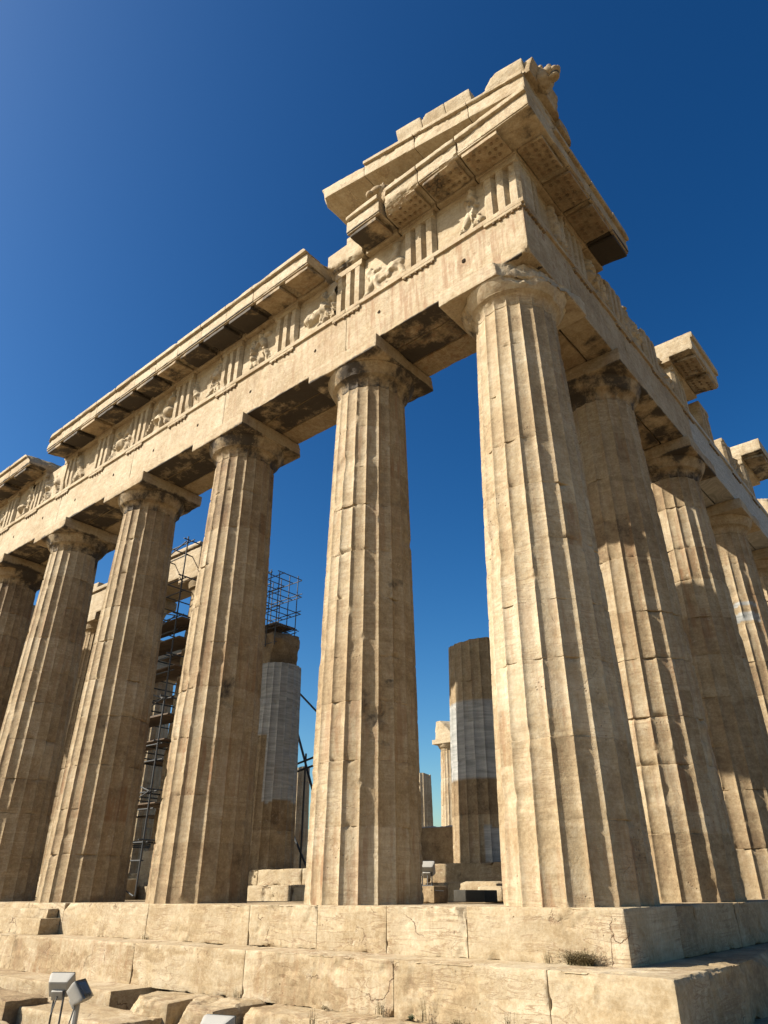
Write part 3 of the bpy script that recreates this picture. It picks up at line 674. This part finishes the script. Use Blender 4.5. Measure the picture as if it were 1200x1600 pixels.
for e in ends:
    if prev - e < .5: continue
    if e < -18.6: break
    ct = []
    if i == 0: ct = [((prev - .03, YF - .6, Z2 + .5), (.8, .0, .55))]
    if e < -17.6: ct = [((e + .25, YF - .6, Z2 + .5), (-.8, -.1, .6))]
    cornice(ent, e, prev, 'E', 620 + i * 5, [.62, .6, .64, .6, .63][i % 5], muts=muts_in(e, prev), crust=.62 if i % 4 else .4, res=.055, cuts=ct)
    prev = e; i += 1
cornice(ent, -20.9, -19.35, 'E', 690, .52, muts=[(-20.5, -19.6)], crust=.6, res=.07, cuts=[((-19.5, YF - .6, Z2 + .4), (.7, -.1, .6))])
cornice(ent, -22.9, -20.92, 'E', 693, .56, muts=[(-22.4, -21.3)], crust=.6, res=.08)
cornice(ent, -26.0, -22.92, 'E', 697, .5, crust=.6, res=.15, topz=.3)
cornice(ent, -30.5, -26.02, 'E', 699, .5, crust=.6, res=.2, topz=.4)
V, F, S = block((-17.9, 1.35, Z2 + .02), (-9.0, 1.95, Z2 + .62), .2, 640, tone=.5); mkobj('backing_course', V, F, M_STONE, ent, S)
V, F, S = block((-29.0, .75, Z1), (-.9, 1.9, Z2), .3, 641, tone=.45); mkobj('backing_course', V, F, M_STONE, ent, S)

# --- side (shaded) entablature, built in front coordinates (x = -distance along the side) and turned
entn = thing('entablature', 'broken entablature over the shaded side columns, running away to the right', 'entablature', (-1.0, 14, H))
TN = [-0.573, -2.63] + [-4.70 - 2.148 * k for k in range(0, 9)]
edn = [-0.145, -4.70, -8.996, -13.29, -17.58, -21.87, -26.17]
for i in range(5):
    tl = [x for x in TN if edn[i + 1] - .43 < x < edn[i] - .43 or (i == 0 and x > -1)]
    architrave(entn, edn[i + 1], edn[i] - (1.78 if i == 0 else 0), 'N', 700 + i * 7, [.50, .50, .6, .6, .5][i], .2, fresh=[0, 0, .75, .85, .3][i], crust=[.42, .45, .2, .1, .1][i],
               tax=[(x, .845) for x in tl if x < -1.9], res=[.05, .06, .07, .1, .1][i])
V, F, S = cat_([block((-1.925, YF + .003, H), (-.152, YF + .57, Z1 - .01), .05, 735, tone=.52, edge=.01, chip=.05, cuts=[((-.22, .16, H + .06), (.62, -.62, -.5))]),
                block((-1.925, YF - .052, Z1 - .115), (-.099, YF + .3, Z1 + .002), .05, 736, tone=.52, edge=.008, chip=.05)]
               + [block((-.99, YF - .048, Z1 - .19), (-.15, YF + .2, Z1 - .118), .05, 737, tone=.45, edge=.006, chip=.04)]
               + [cyl(-.97 + .14 * (k + .3), YF - .018, Z1 - .235, Z1 - .187, .034) for k in range(6)])
V = T_N(V); F = flipF(F); mkobj('architrave_block', V, F, M_STONE, entn, S)
for i, x in enumerate(TN[:5]):
    triglyph(entn, x, 'N', 760 + i, tone=.5, top=(Z2 - .02 if i in (2, 3) else None), corner=(i == 0))
triglyph(entn, TN[5], 'N', 766, tone=.52); triglyph(entn, TN[6], 'N', 767, tone=.52, top=Z2 - .25); triglyph(entn, TN[7], 'N', 768, tone=.52)
metope(entn, TN[1] + .4225, TN[0] - .4225, 'N', 801, .5, 1.2, nfig=3)
metope(entn, TN[2] + .4225, TN[1] - .4225, 'N', 804, .5, 1.2, nfig=3, broken=(.7, 1.5))
metope(entn, TN[3] + .4225, TN[2] - .4225, 'N', 807, .5, .9, broken=(1.35, 1.05))
metope(entn, TN[4] + .4225, TN[3] - .4225, 'N', 810, .5, .9, broken=(.9, .9))
metope(entn, TN[7] + .4225, TN[6] - .4225, 'N', 813, .5, .9, broken=(.6, 1.1))
cornice(entn, -1.15, -0.53, 'N', 901, .52, muts=[(-.99, -.19)][:0], crust=.3, res=.04)
V, F, S = cat_([block((-1.02, YF - .58, Z2 + .053), (-.16, YF - .035, Z2 + .125), .04, 902, edge=.007, chip=.05, tone=.45, rust=.5)] +
               [cyl(-.98 + .145 * (c + .4), YF - .51 + r * .165, Z2 + .028, Z2 + .056, .036) for r in range(3) for c in range(6)])
V[:, 2] -= .085 * np.clip((YF - .1 - V[:, 1]) / .55, 0, 1.1); mkobj('mutule', T_N(V), flipF(F), M_STONE, entn, S)
cornice(entn, -2.15, -1.16, 'N', 905, .52, muts=[(-2.03, -1.2)], gut=True, crust=.25, res=.04, mutcrust=.1)
cornice(entn, -3.25, -2.16, 'N', 908, .5, muts=[(-3.1, -2.25)], gut=True, crust=.3, res=.04, mutcrust=.1)
cornice(entn, -4.12, -3.26, 'N', 911, .5, muts=[(-4.05, -3.32)], crust=.95, res=.05, mutcrust=1.0, topz=.05)
cornice(entn, -10.6, -8.35, 'N', 920, .62, muts=[(-9.42, -8.6), (-10.45, -9.65)], gut=True, crust=.35, res=.06, topz=.08)
cornice(entn, -17.3, -15.0, 'N', 926, .62, muts=[(-16.0, -15.2)], crust=.5, res=.08, topz=.1, trim=False)
V, F, S = block((-9.0, YF + .6, Z1), (-1.0, YF + 1.6, Z2 - .3), .25, 930, tone=.5); mkobj('backing_course', T_N(V), flipF(F), M_STONE, entn, S)
V, F, S = block((-20.2, YF + .1, Z1), (-18.8, YF + 1.0, Z2 + .25), .08, 931, tone=.6, edge=.04, chip=.2, cuts=[((-19, YF + .1, Z2 + .1), (.5, -.5, .5))]); mkobj('triglyph', T_N(V), flipF(F), M_STONE, entn, S)

# --- sloping pediment corner on top
ped = thing('raking_cornice', 'broken sloping pediment corner with gutter blocks high above the corner column', 'pediment', (-1.5, 0.2, Z3))
def slope(V, k=.245, x0=.53): V[:, 2] += k * (x0 - V[:, 0]); return V
def rake(name, lo, hi, seed, tone=.62, **k):
    p = dict(res=.045, edge=.012, chip=.09, freq=2.0, cutrough=.06, spall=.02); p.update(k)
    V, F, S = block(lo, hi, seed=seed, tone=tone, **p); return mkobj(name, slope(V), F, M_STONE, ped, S)
zr = Z3 + .02
rj = [.53, -.75, -2.15, -3.62, -5.10]
for i in range(4):
    ct = []
    if i == 3: ct = [((-5.02, YF - .6, zr + .1), (-.75, -.55, -.25)), ((-5.08, 0, zr + .35), (-.8, 0, .5))]
    y1 = YF + 1.0
    rake('raking_block', (rj[i + 1] + .004, YF - .70, zr), (rj[i] - .004, y1, zr + .36), 950 + i, .62, cuts=ct)
    if i < 3: rake('raking_moulding', (rj[i + 1] + .005, YF - .765, zr + .355), (rj[i] - .005, y1 - .1, zr + .45), 960 + i, .60, chip=.10)
# gutter (sima) pieces
def sima(x0, x1, seed, tone, h=.40, cuts=(), yo=0.0):
    rake('gutter_block', (x0, YF - .70 + yo, zr + .44), (x1, YF - .1, zr + .53), seed, tone, cuts=cuts)
    V, F, S = block((x0, YF - .69, zr + .525), (x1, YF - .15, zr + .45 + h), .04, seed + 1, edge=.012, chip=.08, tone=tone, cuts=cuts, freq=2)
    V[:, 1] -= .09 * sst(zr + .5, zr + .45 + h, V[:, 2]) - .03
    mkobj('gutter_block', slope(V), F, M_STONE, ped, S)
sima(-2.62, -1.93, 970, .66, .43)
sima(-1.915, -1.30, 973, .60, .41, cuts=[((-1.85, YF - .7, zr + .8), (-.6, -.3, .6))])
sima(-1.29, -.66, 976, .62, .41)
sima(-.42, .56, 979, .62, .40, cuts=[((-.3, YF - .7, zr + .62), (-.5, -.4, .6))])
V, F, S = block((-.05, YF - .66, zr + .44), (.66, YF + .72, zr + .80), .045, 983, edge=.02, chip=.12, tone=.48, cuts=[((.62, YF + .5, zr + .6), (.6, .7, .3)), ((.3, YF + .6, zr + .75), (.1, .5, .9))])
V[:, 0] += .10 * sst(zr + .5, zr + .85, V[:, 2]); mkobj('gutter_block', V, F, M_STONE, ped, S)
V, F, S = block((-.05, YF + .60, zr + .25), (.63, YF + 1.25, zr + .52), .045, 986, edge=.03, chip=.14, tone=.47, cuts=[((.6, YF + 1.0, zr + .4), (.3, .8, .5))])
mkobj('gutter_block', V, F, M_STONE, ped, S)
# tympanum wall course behind
for i, (a, b, h) in enumerate([(-1.6, -.4, .3), (-2.9, -1.62, .55), (-4.2, -2.92, .85), (-5.2, -4.22, 1.1)]):
    V, F, S = block((a + .005, .55, Z3 + .0 - (.0 if a > -4.2 else .0)), (b - .005, 1.1, Z3 + h), .08, 990 + i, tone=.55); mkobj('tympanum_block', V, F, M_STONE, ped, S)

# lion head spout at the corner: skull, brow, muzzle, open jaws, mane
lion = [blob((.70, -.02, zr + .64), (.20, .24, .25), 1, 20, .16, 5), blob((.84, -.03, zr + .70), (.16, .17, .15), 2, 18, .06), blob((.97, -.03, zr + .68), (.11, .12, .075), 3, 16, .05),
        blob((.93, -.03, zr + .52), (.12, .10, .05), 4, 14, .06), blob((.90, -.12, zr + .78), (.06, .06, .045), 5, 10, .1), blob((.90, .06, zr + .78), (.06, .06, .045), 6, 10, .1),
        blob((1.05, -.03, zr + .71), (.04, .06, .035), 7, 10), blob((.76, -.20, zr + .80), (.05, .05, .07), 8, 10), blob((.76, .14, zr + .80), (.05, .05, .07), 9, 10)]
V, F, S = cat_(lion); mkobj('lion_head_spout', V, F, M_STONE, ped, S, sharp=0)
V, F, S = blob((.95, -.03, zr + .595), (.10, .09, .035), 12, 10); mkobj('mouth_hollow_shade', V, F, M_DARK, ped, S)  # solid dark blob between the jaws paints the shade of the open mouth

# sculpture remains and loose stones lying on the cornice
zc = Z3 + .01
hp = [blob((-3.10, -.28, zc + .20), (.20, .15, .21), 31, 16, .12, 4), blob((-3.22, -.36, zc + .36), (.13, .11, .17), 32, 16, .1, 4), blob((-3.34, -.46, zc + .36), (.17, .09, .09), 33, 16, .08, 4),
      blob((-3.47, -.52, zc + .29), (.09, .075, .075), 34, 14, .08, 4), blob((-3.20, -.36, zc + .55), (.035, .03, .07), 35, 8), blob((-3.15, -.28, zc + .52), (.035, .03, .07), 36, 8),
      blob((-3.02, -.20, zc + .34), (.09, .12, .2), 37, 12, .2, 6)]
V, F, S = cat_(hp); o = mkobj('horse_head_sculpture', V, F, M_STONE, None, S, sharp=0, loc=(-3.2, -.3, zc)); tag(o, 'weathered horse head carving peering over the cornice edge under the sloping pediment', 'sculpture')
hp = [blob((-2.80, -.25, zc + .14), (.15, .14, .18), 41, 16, .15, 4), blob((-2.86, -.30, zc + .34), (.07, .07, .17), 42, 14, .12, 4), blob((-2.62, -.2, zc + .2), (.08, .08, .24), 43, 12, .15, 4)]
V, F, S = cat_(hp); o = mkobj('statue_fragment', V, F, M_STONE, None, S, sharp=0, loc=(-2.8, -.25, zc)); tag(o, 'stubby upright statue fragment beside the horse head carving on the cornice', 'sculpture')
V, F, S = block((-3.55, -.45, 0), (-3.02, -.02, .15), .03, 45, edge=.03, chip=.08, tone=.6, rough=.015); V = slope(V); V[:, 2] += zr + .36
V2, F2, S2 = block((-3.24, -.36, .12), (-3.04, -.08, .33), .03, 46, edge=.05, chip=.08, tone=.6, rough=.015); V2 = slope(V2); V2[:, 2] += zr + .36
V, F, S = cat_([(V, F, S), (V2, F2, S2)]); o = mkobj('loose_stone', V, F, M_STONE, None, S, loc=(-3.3, -.2, zr + 1.2)); tag(o, 'small pale loose stone lying on top of the sloping pediment block', 'stone')

# ------------------------------------------------------------------ inner porch behind the front row
porch = thing('porch_steps', 'two low marble steps of the inner porch behind the front columns', 'steps', (-15, 5.3, 0))
sj = [-4.58, -6.9, -9.3, -10.9, -12.6, -14.8, -17.2, -19.6, -22, -26.3]
for i in range(len(sj) - 1):
    for (y0, z0, z1, k) in ((5.24, -.25, .33, 0), (5.58, .30, .70, 1)):
        V, F, S = block((sj[i + 1] + .006 + .3 * k * 0, y0, z0), (sj[i] - .006, y0 + (.5 if k == 0 else 2.6), z1), .045, 1000 + i * 3 + k, edge=.015, chip=.2, spall=.05, tone=.62 if i > 1 else .45, rough=.015, tonevar=.1)
        V[:, 2] += sag(V[:, 0]); mkobj('step_block', V, F, M_STEP, porch, S)
PX = [-5.85, -9.5, -13.45, -17.9, -22.1, -25.7]
GP = 'columns of the inner porch'
def pcol(label, x, top, seed, cap=True, z0=.69, **k):
    z0 = z0 + float(sag(x)); t = thing('porch_column', label, 'column', (x, 6.55, z0), GP)
    V, F, S = shaft(x, 6.55, z0, top, .825, .63, seed, .06, US, zbase=z0, ztop=9.9, **k); mkobj('shaft', V, F, M_STONE, t, S, sharp=32)
    if cap: capital(t, x, 6.55, 10.78, .63, seed, .85, crust=.1, tone=.6, n=80, res=.1)
    return t
pcol('cut off brown porch column with a pale grey drum, left of the corner column', PX[0], 5.68, 1101, False, nd_=5, tone=.40, crusttop=0, rust=.3,
     fresh=[(2.34, 4.12, 0, 6.3), (.6, 1.35, 5.15, 6.8)], rough_top=.12)
pcol('brown porch column stump directly behind the column left of the corner', PX[1], 6.2, 1107, False, nd_=6, tone=.42, crusttop=0)
t2 = pcol('porch column with tall pale drum over patched brown drums, under the scaffold cage', PX[2], 6.42, 1113, False, nd_=5, tone=.42, crusttop=0, rust=.2,
          fresh=[(4.2, 7.0, 0, 6.3), (2.33, 4.3, 5.25, 8.0)])
V, F, S = block((PX[2] - .55, 6.0, 6.40), (PX[2] + .42, 7.0, 7.5), .06, 1120, edge=.06, chip=.25, tone=.30, rough=.04, cuts=[((PX[2] + .3, 6.2, 7.4), (.7, -.3, .6)), ((PX[2] + .38, 6.2, 7.15), (.9, -.2, -.3))])
mkobj('broken_drum', V, F, M_STONE, t2, S)
pcol('tall porch column with capital behind the scaffold tower', PX[3], 9.93, 1119, True, tone=.5, crusttop=.1)
pcol('porch column with capital left of the scaffold tower, mostly hidden', PX[4], 9.93, 1125, True, tone=.5, crusttop=.1)
pcol('leftmost porch column with capital, mostly hidden', PX[5], 9.93, 1131, True, tone=.5, crusttop=.1)
pa = thing('porch_architrave', 'pale architrave beam carried by the tall inner porch columns', 'beam', (-22, 6.5, 10.8))
for (a, b, h, s) in ((-22.1, -17.6, 1.2, 1), (-26.4, -22.12, 1.2, 2)):
    V, F, S = cat_([block((a, 5.75, 10.78), (b, 7.3, 10.78 + h - .15), .1, 1140 + s, tone=.66, edge=.02, chip=.1), block((a, 5.66, 10.78 + h - .16), (b, 7.3, 10.78 + h), .1, 1150 + s, tone=.66, edge=.02, chip=.1)])
    mkobj('architrave_block', V, F, M_STONE, pa, S)
for (a, b, y0, h, s) in ((-21.3, -20.9, 6.2, .3, 1), (-19.6, -18.4, 6.3, .35, 2), (-27.2, -25.8, 6.0, .55, 3)):
    V, F, S = block((a, y0, 11.98), (b, y0 + .8, 11.98 + h), .06, 1160 + s, tone=.66, edge=.03, chip=.12)
    mkobj('top_block', V, F, M_STONE, pa, S)

# blocks and wall stump between the porch columns
def loose(name, label, cat, lo, hi, seed, group=None, mat=M_STONE, yaw=0, **k):
    p = dict(res=.06, edge=.02, chip=.12, rough=.012, spall=.02); p.update(k)
    lo = np.array(lo, float); hi = np.array(hi, float)
    V, F, S = block(lo, hi, seed=seed, **p)
    if yaw:
        c = (lo + hi) / 2; d = V - c; V[:, 0] = c[0] + d[:, 0] * math.cos(yaw) - d[:, 1] * math.sin(yaw); V[:, 1] = c[1] + d[:, 0] * math.sin(yaw) + d[:, 1] * math.cos(yaw)
    o = mkobj(name, V, F, mat, None, S, loc=((lo[0] + hi[0]) / 2, (lo[1] + hi[1]) / 2, lo[2])); tag(o, label, cat, group); return o
loose('carved_block', 'dark dressed stone block with a curved edge, left of the cut off porch column', 'block', (-8.9, 7.2, .66), (-6.55, 8.2, 1.5), 1201, tone=.22, cuts=[((-6.8, 7.2, 1.35), (.7, -.2, .5))])
loose('marble_slab', 'bright white marble slab lying behind the dark dressed block', 'slab', (-12.4, 12.2, .6), (-10.6, 13.6, 1.95), 1202, tone=.95, fresh=.9, cuts=[((-12.2, 12.6, 1.95), (-.5, -.2, .8))])
loose('stone_block', 'pale block at the foot of the patched porch column, lower left', 'block', (-14.9, 4.55, -.2), (-14.0, 5.1, .25), 1203, tone=.6)
loose('stone_block', 'rough rounded boulder lying below the porch step near the corner column', 'block', (-5.2, 4.3, -.1), (-4.3, 5.1, .28), 1204, tone=.55, chip=.25, edge=.1)
loose('stone_block', 'small pale rubble block beside the dark crate', 'block', (-4.5, 3.9, -.05), (-3.95, 4.4, .2), 1205, tone=.62, chip=.2, edge=.06)
loose('stone_block', 'square lit block standing on the porch floor between the fourth and third front columns', 'block', (-19.6, 4.3, -.2), (-17.5, 5.1, .35), 1206, tone=.72)
loose('stone_block', 'upper lit block leaning over the square one behind the third front column', 'block', (-18.3, 5.6, .5), (-16.9, 6.2, 1.15), 1207, tone=.72)
loose('crate', 'low black box on the paving, beside the corner column', 'box', (-4.45, 3.1, -.04), (-3.8, 3.5, .14), 1208, mat=M_CRATE, edge=.01, chip=.0, rough=.001)
loose('stone_block', 'low brown block holding the floodlight behind the second column', 'block', (-5.6, 3.2, -.07), (-4.95, 3.65, .2), 1209, tone=.34, chip=.05)

# ------------------------------------------------------------------ far row of columns on the other side of the temple
GS = 'columns of the far row'
def far_col(label, y, top, seed, cap=False, xoff=0, **k):
    x = -29.86 + xoff; t = thing('far_column', label, 'column', (x, y, -.2), GS)
    V, F, S = shaft(x, y, -.2, top, .95, .74, seed, .15, UL, zbase=0, ztop=9.57, tone=.62, crusttop=0, chipk=1.6, **k); mkobj('shaft', V, F, M_STONE, t, S, sharp=32)
    if cap: capital(t, x, y, H, .74, seed, 1.0, crust=.0, tone=.66, n=60, res=.15)
    return t
SY = lambda i: 4.70 + 4.293 * (i - 1)
far_col('far column stump with dark bands, seen right of the second front column', SY(8) + .6, 7.5, 1301, rough_top=.2, nd_=9)
tcap = far_col('distant pale column with capital, seen in the gap left of the corner column', SY(9) + .25, 9.57, 1302, True)
V, F, S = block((-30.8, SY(9) - .4, H), (-29.3, SY(9) + 1.3, H + 1.5), .12, 1303, tone=.68, edge=.05, chip=.3, cuts=[((-29.5, SY(9) + .2, H + 1.1), (.6, -.4, .6))]); mkobj('architrave_stub', V, F, M_STONE, tcap, S)
far_col('far column stump seen right of the patched porch column', SY(5) + 1.0, 6.6, 1304, rough_top=.15, nd_=8)
far_col('far column seen low through the scaffold tower, left one', SY(2), 9.57, 1305, True)
far_col('far column seen low through the scaffold tower, right one', SY(3) - .8, 9.57, 1306, True)
sb = thing('far_entablature', 'far beam over the distant columns, glimpsed through the scaffold', 'beam', (-29.9, 8, H))
V, F, S = block((-30.7, 2.5, H), (-29.0, 14.5, H + 1.35), .3, 1310, tone=.6, chip=.2); mkobj('architrave_block', V, F, M_STONE, sb, S)

# ------------------------------------------------------------------ scaffolding
def scaffold(label, x0, x1, y0, y1, z0, z1, lifts, nxp, group, decks=(), braces=True, r=.03, over=.35, seed=1, rails=True):
    rnd = random.Random(seed)
    t = thing('scaffold_tower', label, 'scaffold', ((x0 + x1) / 2, (y0 + y1) / 2, z0), group)
    xs = np.linspace(x0, x1, nxp); zs = np.linspace(z0, z1, lifts + 1)
    for x in xs:
        for y in (y0, y1): tubeobj('pole', [((x, y, z0), (x, y, z1 + rnd.uniform(.1, .9) * over * 2))], M_STEEL, t, r)
    for z in zs[1:]:
        for dz in ((0, .5) if rails else (0,)):
            for y in (y0, y1): tubeobj('ledger', [((x0 - over * rnd.random(), y + .05, z - dz), (x1 + over * rnd.random(), y + .05, z - dz))], M_STEEL, t, r * .9)
        for x in xs: tubeobj('transom', [((x + .05, y0 - over * .6, z + .06), (x + .05, y1 + over * .6, z + .06))], M_STEEL, t, r * .9)
    if braces:
        for k in range(lifts):
            a, b = (x0, x1) if k % 2 else (x1, x0)
            tubeobj('brace', [((a, y0 - .06, zs[k]), (b, y0 - .06, zs[k + 1]))], M_STEEL, t, r * .85)
    for z in decks:
        Vs = []
        for q in [q for q in range(12) if q < 3 or q > 7] if y1 - y0 > 2 else range(5):
            nq = 12 if y1 - y0 > 2 else 5
            ya = y0 + (y1 - y0) * q / nq; Vs.append(block((x0 - .3 * (nq == 12), ya + .01, z + .10 + rnd.uniform(0, .015)), (x1 + .3 * (nq == 12), ya + (y1 - y0) / nq - .01, z + .15), .5, q, edge=.004, chip=0, rough=0))
        V, F, S = cat_(Vs); mkobj('deck', V, F, M_PLANK, t)
    return t
GSC = 'scaffolds in the inner porch'
scaffold('tall steel tube scaffold tower with plank decks between the fourth and third front columns', -21.6, -17.0, 4.75, 8.6, -.1, 11.4, 8, 5, GSC, decks=(2.3, 4.2, 5.0, 6.6, 7.6, 8.3), seed=3, r=.026)
scaffold('small steel tube scaffold cage on top of the patched porch column', -14.4, -13.1, 5.95, 6.8, 7.0, 9.45, 4, 4, GSC, decks=(7.62,), seed=5, r=.017, braces=False, over=.2)
t = thing('scaffold_prop', 'dark steel prop with cross tubes and braces right of the patched porch column', 'scaffold', (-12.3, 7.6, .5), GSC)
tubeobj('pole', [((-13.3, 7.8, .4), (-13.3, 7.8, 3.9))], M_STEEL, t, .032)
tubeobj('ledger', [((-14.0, 7.75, 3.55), (-12.85, 7.75, 3.75))], M_STEEL, t, .032); tubeobj('ledger', [((-14.0, 7.7, 3.3), (-12.75, 7.7, 3.5))], M_STEEL, t, .032)
tubeobj('brace', [((-13.95, 8.0, 4.6), (-12.7, 7.8, 2.3))], M_STEEL, t, .04); tubeobj('brace', [((-14.0, 7.8, 2.0), (-12.9, 7.8, .5))], M_STEEL, t, .032)
tubeobj('brace', [((-14.1, 8.0, 6.05), (-12.0, 8.0, 4.3))], M_STEEL, t, .032)

# ------------------------------------------------------------------ floodlights
def floodlight(label, loc, yaw, tilt, pole_h, group, s=1.0, arm=False):
    t = thing('floodlight', label, 'floodlight', loc, group)
    L = np.array(loc, float); R = np.array(Euler((tilt, 0, yaw)).to_matrix())
    def tr(V): return (V * s) @ R.T + L + np.array([0, 0, pole_h])
    V, F, S = block((-.19, -.10, -.15), (.19, .09, .15), .03, 5, edge=.022, chip=0, rough=0, maxn=14)
    k = .80 + .20 * sst(-.10, .05, V[:, 1]); V[:, 0] *= k; V[:, 2] *= k
    mkobj('housing', tr(V), F, M_GREY, t)
    V, F, S = block((-.185, .092, -.145), (.185, .10, .145), .05, 6, edge=.004, chip=0, rough=0); mkobj('lamp_glass', tr(V), F, M_GLASS, t)
    V, F, S = block((-.09, -.145, -.14), (.09, -.085, .0), .03, 7, edge=.012, chip=0, rough=0); mkobj('gear_box', tr(V), F, M_GREY, t)
    if arm:
        for sx in (-.14, .14): tubeobj('bracket', [(L + [sx * s, 0, -.02], L + [sx * s, 0, pole_h - .05 * s], .012)], M_STEEL, t)
        tubeobj('crossbar', [(L + [-.16 * s, 0, .02], L + [.16 * s, 0, .02], .016)], M_STEEL, t)
    else:
        tubeobj('pole', [(L, L + [0, 0, pole_h], .035)], M_GREY, t)
    pts = [L + [.05, -.05, pole_h - .1], L + [.10, -.12, pole_h - .28], L + [.06, -.10, .02], L + [.25, -.2, -.05], L + [.45, -.1, -.06]]
    tubeobj('cable', polytube(pts, .008), M_DARK, t)
    return t
GF = 'floodlights before the steps'
floodlight('grey box floodlight facing away on a wire bracket, lower left', (-6.15, -3.00, -1.62), math.radians(38), math.radians(28), .72, GF, .80, True)
floodlight('grey floodlight seen edge on, tilted on a round post', (-5.66, -3.02, -1.66), math.radians(-52), math.radians(38), .72, GF, .78)
floodlight('pale grey floodlight whose top just enters the bottom of the view', (-2.66, -3.30, -1.74), math.radians(20), math.radians(10), .74, GF, .85)
floodlight('floodlight in shade behind the gap between the second column and corner column', (-5.25, 3.4, .18), math.radians(30), math.radians(35), .30, 'floodlights behind the columns', .8, True)

# ------------------------------------------------------------------ broken stones in front of the steps
GB = 'broken stones before the steps'
loose('stone_block', 'tilted pale boulder right of the whole third step, chisel broken front', 'stone', (-6.95, -1.62, -1.75), (-6.02, -.76, -1.19), 1401, GB, M_STEP, .18, edge=.05, chip=.2, rough=.03, tone=.5, res=.03, cuts=[((-6.75, -1.5, -1.30), (-.5, -.6, .4))])
loose('stone_block', 'long jagged boulder beside the tilted pale one', 'stone', (-5.95, -1.72, -1.75), (-4.80, -.74, -1.16), 1402, GB, M_STEP, .05, edge=.06, chip=.3, rough=.05, tone=.55, res=.03, cuts=[((-5.6, -1.5, -1.30), (-.6, -.6, .45))])
loose('stone_slab', 'flat slab with two dark edge lines in front of the third step', 'stone', (-8.6, -2.35, -1.75), (-6.0, -1.5, -1.36), 1403, GB, M_STEP, .03, tone=.52, chip=.1, res=.04)
loose('stone_slab', 'flat worn slab below the jagged boulder', 'stone', (-6.9, -2.95, -1.80), (-4.6, -2.38, -1.43), 1404, GB, M_STEP, .05, tone=.5, chip=.14, res=.04)
loose('stone_slab', 'lowest flat slab behind the third floodlight', 'stone', (-5.1, -3.5, -1.9), (-3.3, -2.75, -1.58), 1405, GB, M_STEP, -.04, tone=.5, chip=.14, res=.04)
loose('stone_block', 'brown rough faced block at the left edge below the third step', 'stone', (-11.5, -2.6, -1.8), (-8.35, -1.95, -1.28), 1406, GB, M_STEP, .0, tone=.33, chip=.12, rough=.03, res=.04)
loose('stone_slab', 'rough crumbling slab behind the box floodlight', 'stone', (-9.2, -3.4, -1.85), (-6.9, -2.65, -1.48), 1407, GB, M_STEP, .06, tone=.5, chip=.3, edge=.06, rough=.05, res=.04)
loose('stone_slab', 'flat stone under the box floodlight at the bottom left', 'stone', (-7.4, -3.7, -1.95), (-5.2, -2.98, -1.57), 1408, GB, M_STEP, .0, tone=.52, chip=.14, res=.05)
loose('stone_slab', 'flat stone right of the lowest slab, below the broken step', 'stone', (-4.5, -2.3, -1.8), (-2.0, -1.42, -1.32), 1409, GB, M_STEP, .02, tone=.5, chip=.2, edge=.04, rough=.02, res=.04)

# ------------------------------------------------------------------ weeds on the steps
def weed(label, p, h, w_, n, seed, mat, group='weeds on the steps', flat=.5):
    rnd = random.Random(seed); Vs = []; Fs = []; o = 0
    for k in range(n):
        bx = rnd.uniform(-w_, w_) * .6; by = rnd.uniform(-.03, .03); a = rnd.uniform(0, 6.28); l = h * rnd.uniform(.4, 1); sp = rnd.uniform(.1, .6) * w_ * 2
        q = np.array([bx, by, 0.]); d = np.array([math.cos(a) * sp, math.sin(a) * sp * flat, l]); t = .0035
        side = np.array([-math.sin(a), math.cos(a), 0]) * t
        pr = []
        for s in (0, .35, .7, 1): c = q + d * s * np.array([s, s, 1]); ww = (1 - s * .8); pr.append((c - side * ww, c + side * ww))
        V = np.array([x for pq in pr for x in pq]); Vs.append(V); Fs.append(np.array([[0, 1, 3, 2], [2, 3, 5, 4], [4, 5, 7, 6]]) + o); o += 8
        for lf in range(rnd.randint(2, 5)):
            s = rnd.uniform(.25, 1); c = q + d * s * np.array([s, s, 1]); b = rnd.uniform(0, 6.28); L = rnd.uniform(.008, .022); e = np.array([math.cos(b), math.sin(b), rnd.uniform(-.3, .7)]) * L; f = np.array([-math.sin(b), math.cos(b), .2]) * L * .35
            Vs.append(np.array([c, c + e * .5 + f, c + e, c + e * .5 - f])); Fs.append(np.array([[0, 1, 2, 3]]) + o); o += 4
    V = np.concatenate(Vs) + np.array(p); ob = mkobj('weed', V, np.concatenate(Fs), mat, None, loc=p, sharp=0); tag(ob, label, 'weed', group)
weed('thick dry brown tuft at the foot of the top step near its corner', (-.56, -.06, -.556), .15, .24, 420, 1, M_WEED)
weed('thin dry stalks left of the thick tuft', (-.95, -.08, -.556), .13, .06, 14, 2, M_WEED)
weed('dry sprig in front of the cracked joint of the second step', (-2.85, -.76, -1.13), .20, .08, 16, 3, M_WEED)
weed('small dark green cushion at the foot of the second step', (-2.35, -.78, -1.13), .05, .04, 50, 4, M_GREEN)
weed('tall thin dry sprig right of the green cushion', (-2.18, -.78, -1.13), .22, .06, 12, 5, M_WEED)
weed('low dry clump farther right along the second step', (-1.72, -.78, -1.13), .06, .10, 40, 6, M_WEED)
weed('tall dry sprig near the bottom edge below the second step', (-1.05, -.8, -1.13), .20, .08, 18, 7, M_WEED)
weed('sparse dry stalks at a joint low on the second step, left half', (-5.5, -.76, -1.18), .16, .07, 12, 9, M_WEED)
weed('small dry sprig on the tread under the third front column', (-8.95, -.05, -.66), .10, .05, 16, 10, M_WEED)
weed('dry stalks growing before the long broken step, bottom centre', (-3.3, -1.4, -1.2), .16, .07, 16, 11, M_WEED)
weed('tiny tuft where the second step meets the broken step', (-3.75, -.76, -1.16), .05, .05, 24, 8, M_WEED)
